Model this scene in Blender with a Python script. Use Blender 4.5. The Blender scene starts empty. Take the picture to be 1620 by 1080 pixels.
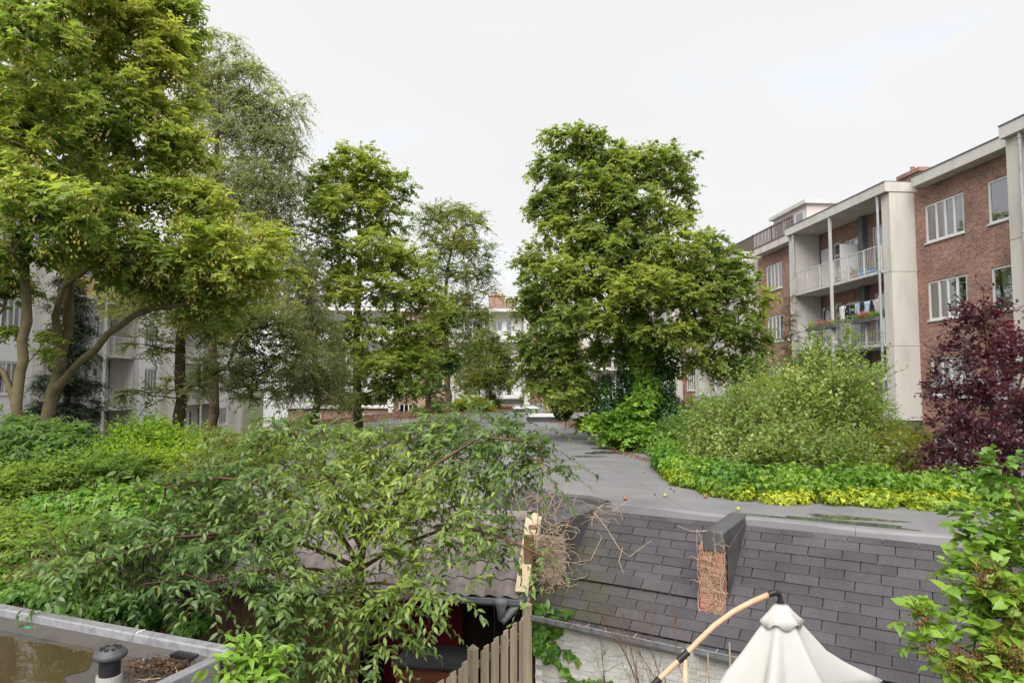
import bpy, math, random
import numpy as np
from mathutils import Vector, Matrix

random.seed(11)
RNG = np.random.default_rng(11)
SC = bpy.context.scene
COL = SC.collection

# ------------------------------------------------------------------ camera
FPX = 1080.0                       # focal length in photograph pixels (24 mm on a 36 mm sensor)
EYE = np.array([0.0, 0.0, 5.0])    # eye on a first floor, five metres above the garden
PITCH = math.atan(69 / FPX)
YAW = math.atan(85 / FPX * math.cos(PITCH))
cam = bpy.data.cameras.new('camera')
cam.lens = 24.0
cam.sensor_width = 36.0
cam.clip_start = 0.1
cam.clip_end = 3000
camo = bpy.data.objects.new('camera', cam)
COL.objects.link(camo)
camo.location = EYE
camo.rotation_euler = (math.pi / 2 + PITCH, 0, -YAW)
SC.camera = camo

CF = np.array([math.sin(YAW) * math.cos(PITCH), math.cos(YAW) * math.cos(PITCH), math.sin(PITCH)])
CR = np.array([math.cos(YAW), -math.sin(YAW), 0.0])
CU = np.cross(CR, CF)


def ray(x, y):
    return CF + CR * (x - 810) / FPX + CU * (540 - y) / FPX


def az(x, y, z):
    d = ray(x, y)
    return EYE + d * (z - EYE[2]) / d[2]


def ay(x, y, Y):
    d = ray(x, y)
    return EYE + d * Y / d[1]


def ax(x, y, X):
    d = ray(x, y)
    return EYE + d * X / d[0]


def proj(P):
    v = np.asarray(P) - EYE
    k = v @ CF
    return 810 + FPX * (v @ CR) / k, 540 - FPX * (v @ CU) / k, k


# ------------------------------------------------------------------ world, sun, exposure
SUN_EL, SUN_AZ = math.radians(50), math.radians(200)   # azimuth clockwise from +Y
world = bpy.data.worlds.new('World')
SC.world = world
world.use_nodes = True
nt = world.node_tree
nt.nodes.clear()
wo = nt.nodes.new('ShaderNodeOutputWorld')
bg = nt.nodes.new('ShaderNodeBackground')
bg.inputs['Strength'].default_value = 0.1
sky = nt.nodes.new('ShaderNodeTexSky')
sky.sky_type = 'NISHITA'
sky.sun_disc = False
sky.sun_elevation = SUN_EL
sky.sun_rotation = SUN_AZ
tc = nt.nodes.new('ShaderNodeTexCoord')
sep = nt.nodes.new('ShaderNodeSeparateXYZ')
nt.links.new(tc.outputs['Generated'], sep.inputs[0])
# overcast: one even deck of cloud over the sky with a few thin places
mp = nt.nodes.new('ShaderNodeMapping')
mp.inputs['Scale'].default_value = (1.0, 1.0, 2.6)
nt.links.new(tc.outputs['Generated'], mp.inputs[0])
n1 = nt.nodes.new('ShaderNodeTexNoise')
n1.inputs['Scale'].default_value = 3.2
n1.inputs['Detail'].default_value = 5
n1.inputs['Roughness'].default_value = 0.62
nt.links.new(mp.outputs[0], n1.inputs['Vector'])
cr = nt.nodes.new('ShaderNodeValToRGB')
cr.color_ramp.elements[0].position = 0.60
cr.color_ramp.elements[0].color = (1, 1, 1, 1)
cr.color_ramp.elements[1].position = 0.72
cr.color_ramp.elements[1].color = (0.8, 0.8, 0.8, 1)
nt.links.new(n1.outputs['Fac'], cr.inputs[0])
n2 = nt.nodes.new('ShaderNodeTexNoise')
n2.inputs['Scale'].default_value = 1.6
n2.inputs['Detail'].default_value = 3
nt.links.new(mp.outputs[0], n2.inputs['Vector'])
cr2 = nt.nodes.new('ShaderNodeValToRGB')
cr2.color_ramp.elements[0].position = 0.3
cr2.color_ramp.elements[0].color = (2.07, 2.09, 2.13, 1)
cr2.color_ramp.elements[1].position = 0.7
cr2.color_ramp.elements[1].color = (2.24, 2.24, 2.24, 1)
nt.links.new(n2.outputs['Fac'], cr2.inputs[0])
mx = nt.nodes.new('ShaderNodeMixRGB')
nt.links.new(cr.outputs[0], mx.inputs[0])
nt.links.new(sky.outputs[0], mx.inputs[1])
nt.links.new(cr2.outputs[0], mx.inputs[2])
nt.links.new(mx.outputs[0], bg.inputs[0])
nt.links.new(bg.outputs[0], wo.inputs[0])

sl = bpy.data.lights.new('sun', 'SUN')
sl.energy = 1.5
sl.angle = math.radians(60)
sl.color = (1.0, 0.965, 0.91)
so = bpy.data.objects.new('sun', sl)
COL.objects.link(so)
so.rotation_euler = (math.pi / 2 - SUN_EL, 0, -SUN_AZ + math.pi)
so.location = (0, -20, 40)

SC.view_settings.view_transform = 'Standard'
SC.view_settings.look = 'None'
SC.view_settings.gamma = 1.0
SC.view_settings.use_curve_mapping = False
SC.view_settings.exposure = 2.05
SC.cycles.max_bounces = 10
SC.cycles.diffuse_bounces = 6
SC.cycles.glossy_bounces = 3
SC.cycles.transmission_bounces = 4
SC.cycles.transparent_max_bounces = 10
SC.cycles.use_denoising = True


# ------------------------------------------------------------------ materials
class NT:
    """short-hand for building a node tree"""
    def __init__(s, name):
        s.m = bpy.data.materials.new(name)
        s.m.use_nodes = True
        s.t = s.m.node_tree
        s.t.nodes.clear()
        s.out = s.t.nodes.new('ShaderNodeOutputMaterial')

    def n(s, kind, **kw):
        o = s.t.nodes.new('ShaderNode' + kind)
        for k, v in kw.items():
            if k in o.inputs:
                o.inputs[k].default_value = v
            else:
                setattr(o, k, v)
        return o

    def l(s, a, b):
        s.t.links.new(a, b)

    def ramp(s, src, stops):
        r = s.n('ValToRGB')
        e = r.color_ramp.elements
        while len(e) < len(stops):
            e.new(0.5)
        for el, (p, c) in zip(e, stops):
            el.position = p
            el.color = (*c, 1) if len(c) == 3 else c
        s.l(src, r.inputs[0])
        return r.outputs[0]


def noise(t, scale, detail=4, rough=0.6, vec=None):
    n = t.n('TexNoise')
    n.inputs['Scale'].default_value = scale
    n.inputs['Detail'].default_value = detail
    n.inputs['Roughness'].default_value = rough
    if vec is not None:
        t.l(vec, n.inputs['Vector'])
    return n.outputs['Fac']


def surf(name, c1, c2, scale=4.0, rough=0.8, bump=0.2, bscale=None, spec=0.3, c3=None, rvar=0.0, stretch=None, bdist=0.01, metal=0.0, objrand=0.0):
    """mottled painted / stone / metal surface; object random varies copies a little"""
    t = NT(name)
    g = t.n('NewGeometry')
    vec = g.outputs['Position']
    if stretch:
        mpn = t.n('Mapping')
        mpn.inputs['Scale'].default_value = stretch
        t.l(vec, mpn.inputs[0])
        vec = mpn.outputs[0]
    f = noise(t, scale, 6, 0.62, vec)
    stops = [(0.32, c1), (0.68, c2)] if c3 is None else [(0.3, c1), (0.5, c2), (0.72, c3)]
    col = t.ramp(f, stops)
    if objrand:
        oi = t.n('ObjectInfo')
        hs = t.n('HueSaturation')
        mr = t.n('MapRange')
        mr.inputs['To Min'].default_value = 1 - objrand
        mr.inputs['To Max'].default_value = 1 + objrand
        t.l(oi.outputs['Random'], mr.inputs[0])
        t.l(mr.outputs[0], hs.inputs['Value'])
        t.l(col, hs.inputs['Color'])
        col = hs.outputs[0]
    b = t.n('BsdfPrincipled')
    t.l(col, b.inputs['Base Color'])
    b.inputs['Roughness'].default_value = rough
    b.inputs['Specular IOR Level'].default_value = spec
    b.inputs['Metallic'].default_value = metal
    if rvar:
        mr = t.n('MapRange')
        mr.inputs['To Min'].default_value = max(0.02, rough - rvar)
        mr.inputs['To Max'].default_value = min(1, rough + rvar)
        t.l(noise(t, scale * 0.6, 3, 0.5, vec), mr.inputs[0])
        t.l(mr.outputs[0], b.inputs['Roughness'])
    if bump:
        bn = t.n('Bump')
        bn.inputs['Strength'].default_value = bump
        bn.inputs['Distance'].default_value = bdist
        t.l(noise(t, bscale or scale * 8, 5, 0.6, vec), bn.inputs['Height'])
        t.l(bn.outputs[0], b.inputs['Normal'])
    t.l(b.outputs[0], t.out.inputs[0])
    return t.m


def leaf_mat(name, stops, trans=0.56, tboost=1.7, rough=0.42, spec=0.35, tshift=(1.15, 1.1, 0.6)):
    """leaf colour from the per-leaf 'tint' value; light passes through the blade"""
    t = NT(name)
    a = t.n('Attribute', attribute_name='tint')
    col = t.ramp(a.outputs['Fac'], stops)
    b = t.n('BsdfPrincipled')
    t.l(col, b.inputs['Base Color'])
    b.inputs['Roughness'].default_value = rough
    b.inputs['Specular IOR Level'].default_value = spec
    tr = t.n('BsdfTranslucent')
    mm = t.n('VectorMath', operation='MULTIPLY')
    t.l(col, mm.inputs[0])
    mm.inputs[1].default_value = tuple(v * tboost for v in tshift)
    t.l(mm.outputs[0], tr.inputs[0])
    ms = t.n('MixShader')
    ms.inputs[0].default_value = trans
    t.l(b.outputs[0], ms.inputs[1])
    t.l(tr.outputs[0], ms.inputs[2])
    t.l(ms.outputs[0], t.out.inputs[0])
    return t.m


def brick_mat(name, axis, c1, c2, mortar, dark=0.0):
    t = NT(name)
    g = t.n('NewGeometry')
    s = t.n('SeparateXYZ')
    t.l(g.outputs['Position'], s.inputs[0])
    c = t.n('CombineXYZ')
    t.l(s.outputs[axis], c.inputs[0])
    t.l(s.outputs[2], c.inputs[1])
    br = t.n('TexBrick')
    t.l(c.outputs[0], br.inputs['Vector'])
    br.inputs['Scale'].default_value = 1.0
    br.inputs['Brick Width'].default_value = 0.21
    br.inputs['Row Height'].default_value = 0.0625
    br.inputs['Mortar Size'].default_value = 0.007
    br.inputs['Mortar Smooth'].default_value = 0.3
    br.inputs['Bias'].default_value = -0.1
    br.inputs['Color1'].default_value = (*c1, 1)
    br.inputs['Color2'].default_value = (*c2, 1)
    br.inputs['Mortar'].default_value = (*mortar, 1)
    f = noise(t, 0.9, 5, 0.65, g.outputs['Position'])
    tone = t.ramp(f, [(0.3, (0.68, 0.66, 0.68)), (0.7, (1.2, 1.15, 1.1))])
    f2 = noise(t, 9.0, 3, 0.6, c.outputs[0])
    tone2 = t.ramp(f2, [(0.35, (0.72, 0.7, 0.72)), (0.6, (1.08, 1.08, 1.08))])
    m1 = t.n('MixRGB', blend_type='MULTIPLY')
    m1.inputs[0].default_value = 1
    t.l(br.outputs['Color'], m1.inputs[1])
    t.l(tone, m1.inputs[2])
    m2 = t.n('MixRGB', blend_type='MULTIPLY')
    m2.inputs[0].default_value = 1
    t.l(m1.outputs[0], m2.inputs[1])
    t.l(tone2, m2.inputs[2])
    b = t.n('BsdfPrincipled')
    b.inputs['Roughness'].default_value = 0.9
    b.inputs['Specular IOR Level'].default_value = 0.2
    t.l(m2.outputs[0], b.inputs['Base Color'])
    bn = t.n('Bump')
    bn.inputs['Strength'].default_value = 0.5
    bn.inputs['Distance'].default_value = 0.006
    bn.invert = True
    t.l(br.outputs['Fac'], bn.inputs['Height'])
    t.l(bn.outputs[0], b.inputs['Normal'])
    t.l(b.outputs[0], t.out.inputs[0])
    return t.m


def glass_mat(name):
    t = NT(name)
    fr = t.n('Fresnel')
    fr.inputs['IOR'].default_value = 1.5
    mr = t.n('MapRange')
    mr.inputs['To Min'].default_value = 0.26
    mr.inputs['To Max'].default_value = 1.0
    t.l(fr.outputs[0], mr.inputs[0])
    tr = t.n('BsdfTransparent')
    tr.inputs[0].default_value = (0.86, 0.9, 0.9, 1)
    gl = t.n('BsdfGlossy')
    gl.inputs['Roughness'].default_value = 0.01
    gl.inputs['Color'].default_value = (0.95, 0.97, 1.0, 1)
    ms = t.n('MixShader')
    t.l(mr.outputs[0], ms.inputs[0])
    t.l(tr.outputs[0], ms.inputs[1])
    t.l(gl.outputs[0], ms.inputs[2])
    t.l(ms.outputs[0], t.out.inputs[0])
    return t.m


def water_mat(name, col, alpha=0.55):
    """a thin film of rain water: see-through, mirror at a low angle"""
    t = NT(name)
    fr = t.n('Fresnel')
    fr.inputs['IOR'].default_value = 1.45
    gl = t.n('BsdfGlossy')
    gl.inputs['Roughness'].default_value = 0.03
    g = t.n('NewGeometry')
    bn = t.n('Bump')
    bn.inputs['Strength'].default_value = 0.08
    bn.inputs['Distance'].default_value = 0.01
    t.l(noise(t, 14, 2, 0.5, g.outputs['Position']), bn.inputs['Height'])
    t.l(bn.outputs[0], gl.inputs['Normal'])
    t.l(bn.outputs[0], fr.inputs['Normal'])
    df = t.n('BsdfDiffuse')
    df.inputs[0].default_value = (*col, 1)
    tr = t.n('BsdfTransparent')
    m0 = t.n('MixShader')
    m0.inputs[0].default_value = alpha
    t.l(tr.outputs[0], m0.inputs[1])
    t.l(df.outputs[0], m0.inputs[2])
    ms = t.n('MixShader')
    t.l(fr.outputs[0], ms.inputs[0])
    t.l(m0.outputs[0], ms.inputs[1])
    t.l(gl.outputs[0], ms.inputs[2])
    t.l(ms.outputs[0], t.out.inputs[0])
    return t.m


M = {}
M['concrete'] = surf('painted_concrete', (.44, .415, .38), (.55, .525, .49), 1.6, .85, .15, 60, c3=(.585, .56, .53), stretch=(1, 1, .22))
M['white'] = surf('white_paint', (.60, .60, .60), (.68, .68, .68), 3, .5, .03, 40, spec=.4)
M['whitewall'] = surf('white_render', (.74, .74, .745), (.82, .82, .825), .9, .85, .2, 30)
M['stainwall'] = surf('stained_render', (.45, .42, .36), (.72, .71, .68), 1.4, .9, .2, 30, stretch=(1, 1, .25))
M['soffit'] = surf('soffit_paint', (.47, .44, .40), (.54, .51, .47), 1.5, .85, .1)
M['roofedge'] = surf('roof_edge_metal', (.10, .10, .11), (.16, .16, .17), 3, .6, .05)
M['greymetal'] = surf('galvanised_steel', (.30, .31, .33), (.42, .43, .45), 5, .5, .05, metal=.2)
M['darkmetal'] = surf('dark_metal', (.03, .03, .035), (.06, .06, .065), 6, .45, .08)
M['railmetal'] = surf('rail_paint', (.44, .43, .42), (.58, .57, .56), 6, .55, .05)
M['greypaint'] = surf('grey_paint', (.12, .13, .15), (.19, .20, .22), 4, .7, .1)
M['glass'] = glass_mat('window_glass')
M['room'] = surf('room_interior', (.05, .05, .05), (.09, .085, .08), 1.5, .9, 0)
M['curtain'] = surf('curtain_cloth', (.55, .53, .48), (.70, .68, .63), 2, .9, .3, 3, stretch=(6, 6, .2), objrand=.25)
M['brick_y'] = brick_mat('facade_brick_side', 1, (.37, .20, .15), (.21, .11, .088), (.46, .41, .375))
M['brick_x'] = brick_mat('facade_brick_end', 0, (.37, .20, .15), (.21, .11, .088), (.46, .41, .375))
M['bitumen'] = surf('roof_bitumen', (.115, .112, .122), (.165, .161, .170), .6, .58, .25, 140, spec=.45, rvar=.25, c3=(.215, .208, .214))
M['bitumen_dark'] = surf('bitumen_flashing', (.055, .053, .058), (.10, .097, .10), 2.5, .75, .35, 120)
M['shingle'] = None
M['zinc'] = surf('weathered_zinc', (.13, .135, .15), (.22, .225, .24), 9, .42, .08, 30, metal=.35, c3=(.27, .275, .29), rvar=.15)
M['lead'] = surf('zinc_trim', (.17, .17, .185), (.26, .26, .28), 14, .4, .12, 70, metal=.3, c3=(.31, .31, .33), rvar=.2)
M['wood_grey'] = surf('weathered_wood', (.34, .265, .19), (.54, .445, .335), 3, .85, .5, 40, stretch=(9, 9, .5), objrand=.22)
M['wood_fresh'] = surf('bleached_board', (.42, .34, .22), (.58, .48, .34), 3, .8, .5, 30, stretch=(7, 3, 3))
M['wood_red'] = surf('red_stained_wood', (.115, .036, .018), (.19, .062, .032), 5, .7, .3, 30, stretch=(1, 1, 8), objrand=.2)
M['wood_dark'] = surf('dark_stained_board', (.025, .013, .010), (.05, .026, .02), 5, .7, .3, 30, stretch=(3, 3, .6), objrand=.25)
M['wood_post'] = surf('brown_post', (.12, .06, .036), (.20, .11, .066), 3, .8, .4, 40, stretch=(8, 8, .6))
M['wood_brown'] = surf('dark_brown_board', (.045, .020, .013), (.08, .037, .024), 5, .75, .3, 30, stretch=(3, 3, .6), objrand=.25)
M['felt'] = surf('black_felt', (.02, .02, .022), (.04, .04, .043), 8, .9, .3, 100)
M['bark_smooth'] = surf('smooth_olive_bark', (.085, .072, .038), (.15, .125, .068), 3.5, .9, .5, 18, c3=(.115, .085, .05), bdist=.02)
M['bark_brown'] = surf('brown_bark', (.075, .052, .035), (.15, .105, .07), 5, .95, .8, 22, stretch=(4, 4, 1), bdist=.03)
M['bark_red'] = surf('reddish_twig_bark', (.085, .045, .03), (.15, .085, .055), 6, .85, .4, 30)
M['bark_tan'] = surf('dry_stem', (.34, .245, .165), (.50, .385, .275), 12, .9, .3, 60, objrand=.15)
M['needle_bark'] = M['bark_brown']
M['soil'] = surf('garden_soil', (.035, .03, .018), (.06, .075, .028), 1.3, .95, .6, 12, bdist=.04)
M['litter'] = surf('fallen_leaf_litter', (.10, .045, .022), (.24, .115, .055), 9, .9, .4, 60, objrand=.2)
M['paper_white'] = surf('canvas_cloth', (.43, .42, .405), (.48, .47, .455), 2.0, .85, .25, 260, spec=.15)
M['arm_wood'] = surf('wood_effect_tube', (.50, .29, .18), (.62, .38, .25), 3, .5, .1, 20, stretch=(2, 2, 9))
M['black_plastic'] = surf('black_plastic', (.015, .015, .017), (.025, .025, .028), 5, .4, .03)
M['pvc'] = surf('grey_pipe_plastic', (.13, .14, .155), (.19, .20, .215), 4, .45, .05)
# ------------------------------------------------------------------ objects and mesh helpers
def tag(o, label=None, cat=None, group=None, kind=None):
    if label:
        o['label'] = label
    if cat:
        o['category'] = cat
    if group:
        o['group'] = group
    if kind:
        o['kind'] = kind
    return o


def empty(name, loc, label, cat, group=None):
    o = bpy.data.objects.new(name, None)
    o.location = tuple(float(v) for v in loc)
    o.empty_display_size = .2
    COL.objects.link(o)
    tag(o, label, cat, group)
    return o


def link(name, me, mat=None, parent=None):
    o = bpy.data.objects.new(name, me)
    COL.objects.link(o)
    if mat is not None and not me.materials:
        me.materials.append(mat)
    if parent is not None:
        o.parent = parent
        pw = PW(parent)
        o.matrix_parent_inverse = pw.inverted()
    return o


def PW(o):
    """world matrix without a depsgraph update"""
    m = Matrix.LocRotScale(o.location, o.rotation_euler, o.scale)
    if o.parent is not None:
        return PW(o.parent) @ o.matrix_parent_inverse @ m
    return m


class MB:
    def __init__(s):
        s.v, s.f = [], []

    def add(s, vs, fs):
        k = len(s.v)
        s.v += [tuple(float(c) for c in p) for p in vs]
        s.f += [tuple(i + k for i in f) for f in fs]
        return s

    def box(s, lo, hi, fr=None):
        """axis box in a frame fr=(origin, ex, ey, ez) or in the world"""
        x0, y0, z0 = lo
        x1, y1, z1 = hi
        c = [(x0, y0, z0), (x1, y0, z0), (x1, y1, z0), (x0, y1, z0), (x0, y0, z1), (x1, y0, z1), (x1, y1, z1), (x0, y1, z1)]
        if fr is not None:
            o, a, b, d = [np.asarray(q, float) for q in fr]
            c = [o + a * p[0] + b * p[1] + d * p[2] for p in c]
        return s.add(c, [(0, 3, 2, 1), (4, 5, 6, 7), (0, 1, 5, 4), (1, 2, 6, 5), (2, 3, 7, 6), (3, 0, 4, 7)])

    def quad(s, a, b, c, d):
        return s.add([a, b, c, d], [(0, 1, 2, 3)])

    def prism(s, poly, h, base=None):
        """poly: list of (x,y,z); extruded by vector h"""
        n = len(poly)
        p = [np.asarray(q, float) for q in poly]
        h = np.asarray(h, float)
        vs = p + [q + h for q in p]
        fs = [tuple(range(n))[::-1], tuple(range(n, 2 * n))]
        fs += [(i, (i + 1) % n, n + (i + 1) % n, n + i) for i in range(n)]
        return s.add(vs, fs)

    def tube(s, pts, rad, n=8, caps=True):
        pts = [np.asarray(p, float) for p in pts]
        if not hasattr(rad, '__len__'):
            rad = [rad] * len(pts)
        k0 = len(s.v)
        ref = None
        for i, p in enumerate(pts):
            d = pts[min(i + 1, len(pts) - 1)] - pts[max(i - 1, 0)]
            d = d / (np.linalg.norm(d) + 1e-9)
            if ref is None:
                ref = np.cross(d, (0, 0, 1.0) if abs(d[2]) < .9 else (1.0, 0, 0))
            ref = ref - d * (ref @ d)
            ref = ref / (np.linalg.norm(ref) + 1e-9)
            b = np.cross(d, ref)
            for j in range(n):
                a = 2 * math.pi * j / n
                s.v.append(tuple(p + (ref * math.cos(a) + b * math.sin(a)) * rad[i]))
        for i in range(len(pts) - 1):
            for j in range(n):
                a, b2 = k0 + i * n + j, k0 + i * n + (j + 1) % n
                s.f.append((a, b2, b2 + n, a + n))
        if caps:
            s.f.append(tuple(k0 + j for j in range(n))[::-1])
            e = k0 + (len(pts) - 1) * n
            s.f.append(tuple(e + j for j in range(n)))
        return s

    def lathe(s, prof, origin, n=20, axis=(0, 0, 1)):
        o = np.asarray(origin, float)
        ez = np.asarray(axis, float)
        ez = ez / np.linalg.norm(ez)
        ex = np.cross(ez, (0, 1, 0) if abs(ez[1]) < .9 else (1, 0, 0))
        ex /= np.linalg.norm(ex)
        ey = np.cross(ez, ex)
        k = len(s.v)
        for r, z in prof:
            for j in range(n):
                a = 2 * math.pi * j / n
                s.v.append(tuple(o + ez * z + (ex * math.cos(a) + ey * math.sin(a)) * max(r, 1e-4)))
        for i in range(len(prof) - 1):
            for j in range(n):
                a, b = k + i * n + j, k + i * n + (j + 1) % n
                s.f.append((a, b, b + n, a + n))
        return s

    def mesh(s, name, smooth=False):
        me = bpy.data.meshes.new(name)
        me.from_pydata(s.v, [], s.f)
        if smooth:
            me.polygons.foreach_set('use_smooth', [True] * len(me.polygons))
        me.update()
        return me

    def build(s, name, mat, parent=None, smooth=False, bevel=0):
        o = link(name, s.mesh(name, smooth), mat, parent)
        if bevel:
            md = o.modifiers.new('bevel', 'BEVEL')
            md.width = bevel
            md.segments = 2
            md.limit_method = 'ANGLE'
        return o


def np_mesh(name, co, corner, sizes, tint=None, smooth=False):
    """mesh from flat numpy arrays; sizes = corners of each face"""
    me = bpy.data.meshes.new(name)
    me.vertices.add(len(co))
    me.vertices.foreach_set('co', np.ascontiguousarray(co, np.float32).ravel())
    me.loops.add(len(corner))
    me.loops.foreach_set('vertex_index', np.ascontiguousarray(corner, np.int32))
    me.polygons.add(len(sizes))
    st = np.zeros(len(sizes), np.int32)
    st[1:] = np.cumsum(sizes)[:-1]
    me.polygons.foreach_set('loop_start', st)
    if smooth:
        me.polygons.foreach_set('use_smooth', np.ones(len(sizes), bool))
    if tint is not None:
        a = me.attributes.new('tint', 'FLOAT', 'POINT')
        a.data.foreach_set('value', np.ascontiguousarray(tint, np.float32))
    me.update(calc_edges=True)
    me.validate()
    return me


def unit(a):
    return a / (np.linalg.norm(a, axis=-1, keepdims=True) + 1e-9)


# ------------------------------------------------------------------ leaves
def leaf_template(kind):
    """(u along the blade, v across, w out of the blade) and the faces"""
    if kind == 'quad':      # small folded blade
        v = [(0, 0, 0), (.45, -.30, .07), (1, 0, -.03), (.45, .30, .07)]
        f = [(0, 1, 2), (0, 2, 3)]
    elif kind == 'needle':
        v = [(0, 0, 0), (.5, -.10, .02), (1, 0, 0), (.5, .10, .02)]
        f = [(0, 1, 2), (0, 2, 3)]
    elif kind == 'narrow':
        v = [(0, 0, 0), (.4, -.17, .05), (1, 0, -.10), (.4, .17, .05)]
        f = [(0, 1, 2), (0, 2, 3)]
    elif kind == 'maple':   # three big lobes
        v = [(0, 0, 0), (.28, -.58, .02), (.48, -.20, .05), (1, 0, -.12), (.48, .20, .05), (.28, .58, .02)]
        f = [(0, 1, 2), (0, 2, 3), (0, 3, 4), (0, 4, 5)]
    elif kind == 'ivy':
        v = [(.1, 0, 0), (-.05, -.34, -.03), (.34, -.52, .03), (.55, -.24, .05), (1, 0, -.10), (.55, .24, .05), (.34, .52, .03), (-.05, .34, -.03)]
        f = [(0, 1, 2), (0, 2, 3), (0, 3, 4), (0, 4, 5), (0, 5, 6), (0, 6, 7)]
    elif kind == 'oval':    # cherry: pointed oval folded on the midrib, tip bent down
        v = [(0, 0, 0), (.22, -.15, .05), (.22, 0, .015), (.22, .15, .05), (.55, -.20, .035), (.55, 0, -.01), (.55, .20, .035),
             (.82, -.10, -.05), (.82, 0, -.075), (.82, .10, -.05), (1.05, 0, -.17)]
        f = [(0, 1, 2), (0, 2, 3), (1, 4, 5, 2), (2, 5, 6, 3), (4, 7, 8, 5), (5, 8, 9, 6), (7, 10, 8), (8, 10, 9)]
    elif kind == 'heart':   # lilac
        v = [(.05, 0, 0), (-.03, -.20, .03), (-.03, .20, .03), (.20, -.38, .09), (.20, 0, .01), (.20, .38, .09), (.55, -.30, .07), (.55, 0, -.01), (.55, .30, .07),
             (.82, -.11, -.02), (.82, 0, -.06), (.82, .11, -.02), (1.02, 0, -.14)]
        f = [(0, 1, 3, 4), (0, 4, 5, 2), (3, 6, 7, 4), (4, 7, 8, 5), (6, 9, 10, 7), (7, 10, 11, 8), (9, 12, 10), (10, 12, 11)]
    return np.array(v, float), f


TPL = {k: leaf_template(k) for k in ('quad', 'needle', 'narrow', 'maple', 'ivy', 'oval', 'heart')}


def leaf_frames(axis, nrm):
    u = unit(axis)
    n = nrm - u * np.sum(nrm * u, axis=1, keepdims=True)
    n = unit(n)
    v = np.cross(n, u)
    return u, v, n


def leaf_mesh(name, P, axis, nrm, size, tint, kind, smooth=None):
    tv, tf = TPL[kind]
    N, K = len(P), len(tv)
    u, v, n = leaf_frames(axis, nrm)
    s = size[:, None, None]
    curl = (1 + .9 * RNG.standard_normal(N))[:, None, None]
    co = P[:, None, :] + s * (tv[None, :, 0:1] * u[:, None, :] + tv[None, :, 1:2] * v[:, None, :] + tv[None, :, 2:3] * n[:, None, :] * curl)
    co = co.reshape(-1, 3)
    base = np.concatenate([np.array(f) for f in tf])
    corner = (base[None, :] + (np.arange(N) * K)[:, None]).ravel()
    sizes = np.tile(np.array([len(f) for f in tf]), N)
    return np_mesh(name, co, corner, sizes, np.repeat(tint, K), smooth=(kind in ('oval', 'heart')) if smooth is None else smooth)


def visible(P):
    x, y, k = proj(P)
    return (x > -20) & (x < 1640) & (y > -20) & (y < 1100) & (k > .3)


def foliage(part, P, axis, nrm, size, tint, kind, mat, parent, n_obj=0, leafname='leaf'):
    """all leaves of one crown as one mesh; the n_obj that show largest become single leaf objects"""
    if n_obj:
        x, y, k = proj(P)
        score = np.where(visible(P), size / k, -1)
        order = np.argsort(-score)
        pick, rest = order[:n_obj], order[n_obj:]
        # shared blades in a few tints
        protos = []
        q = np.linspace(.1, .9, 6)
        for j, tq in enumerate(q):
            me = leaf_mesh(leafname, np.zeros((1, 3)), np.array([[1., 0, 0]]), np.array([[0, 0, 1.]]), np.ones(1), np.full(1, tq), kind)
            me.materials.append(mat)
            protos.append(me)
        u, v, n = leaf_frames(axis[pick], nrm[pick])
        inv = PW(parent).inverted()
        for i, g in enumerate(pick):
            me = protos[int(np.argmin(abs(q - tint[g])))]
            o = bpy.data.objects.new(leafname, me)
            COL.objects.link(o)
            s = float(size[g])
            m = Matrix(((u[i][0] * s, v[i][0] * s, n[i][0] * s, P[g][0]), (u[i][1] * s, v[i][1] * s, n[i][1] * s, P[g][1]),
                        (u[i][2] * s, v[i][2] * s, n[i][2] * s, P[g][2]), (0, 0, 0, 1)))
            o.parent = parent
            o.matrix_parent_inverse = inv
            o.matrix_basis = m
        P, axis, nrm, size, tint = P[rest], axis[rest], nrm[rest], size[rest], tint[rest]
        if len(P) == 0:
            return None
    o = link(part, leaf_mesh(part, P, axis, nrm, size, tint, kind), mat, parent)
    o['kind'] = 'stuff'
    return o


def prisms(A, B, ra, rb, n=4):
    """many tapered sticks at once: arrays for np_mesh"""
    d = unit(B - A)
    h = np.where(np.abs(d[:, 2:3]) < .9, np.array([[0, 0, 1.]]), np.array([[1., 0, 0]]))
    e1 = unit(np.cross(d, h))
    e2 = np.cross(d, e1)
    an = np.arange(n) * 2 * np.pi / n
    ring = np.cos(an)[None, :, None] * e1[:, None, :] + np.sin(an)[None, :, None] * e2[:, None, :]
    co = np.concatenate([A[:, None, :] + ring * ra[:, None, None], B[:, None, :] + ring * rb[:, None, None]], axis=1).reshape(-1, 3)
    j = np.arange(n)
    f = np.stack([j, (j + 1) % n, (j + 1) % n + n, j + n], axis=1).ravel()
    corner = (f[None, :] + (np.arange(len(A)) * 2 * n)[:, None]).ravel()
    return co, corner, np.full(len(A) * n, 4)


def join_arrays(lst):
    co, cn, sz, k = [], [], [], 0
    for c, f, s in lst:
        co.append(c)
        cn.append(f + k)
        sz.append(s)
        k += len(c)
    return np.concatenate(co), np.concatenate(cn), np.concatenate(sz)


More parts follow.
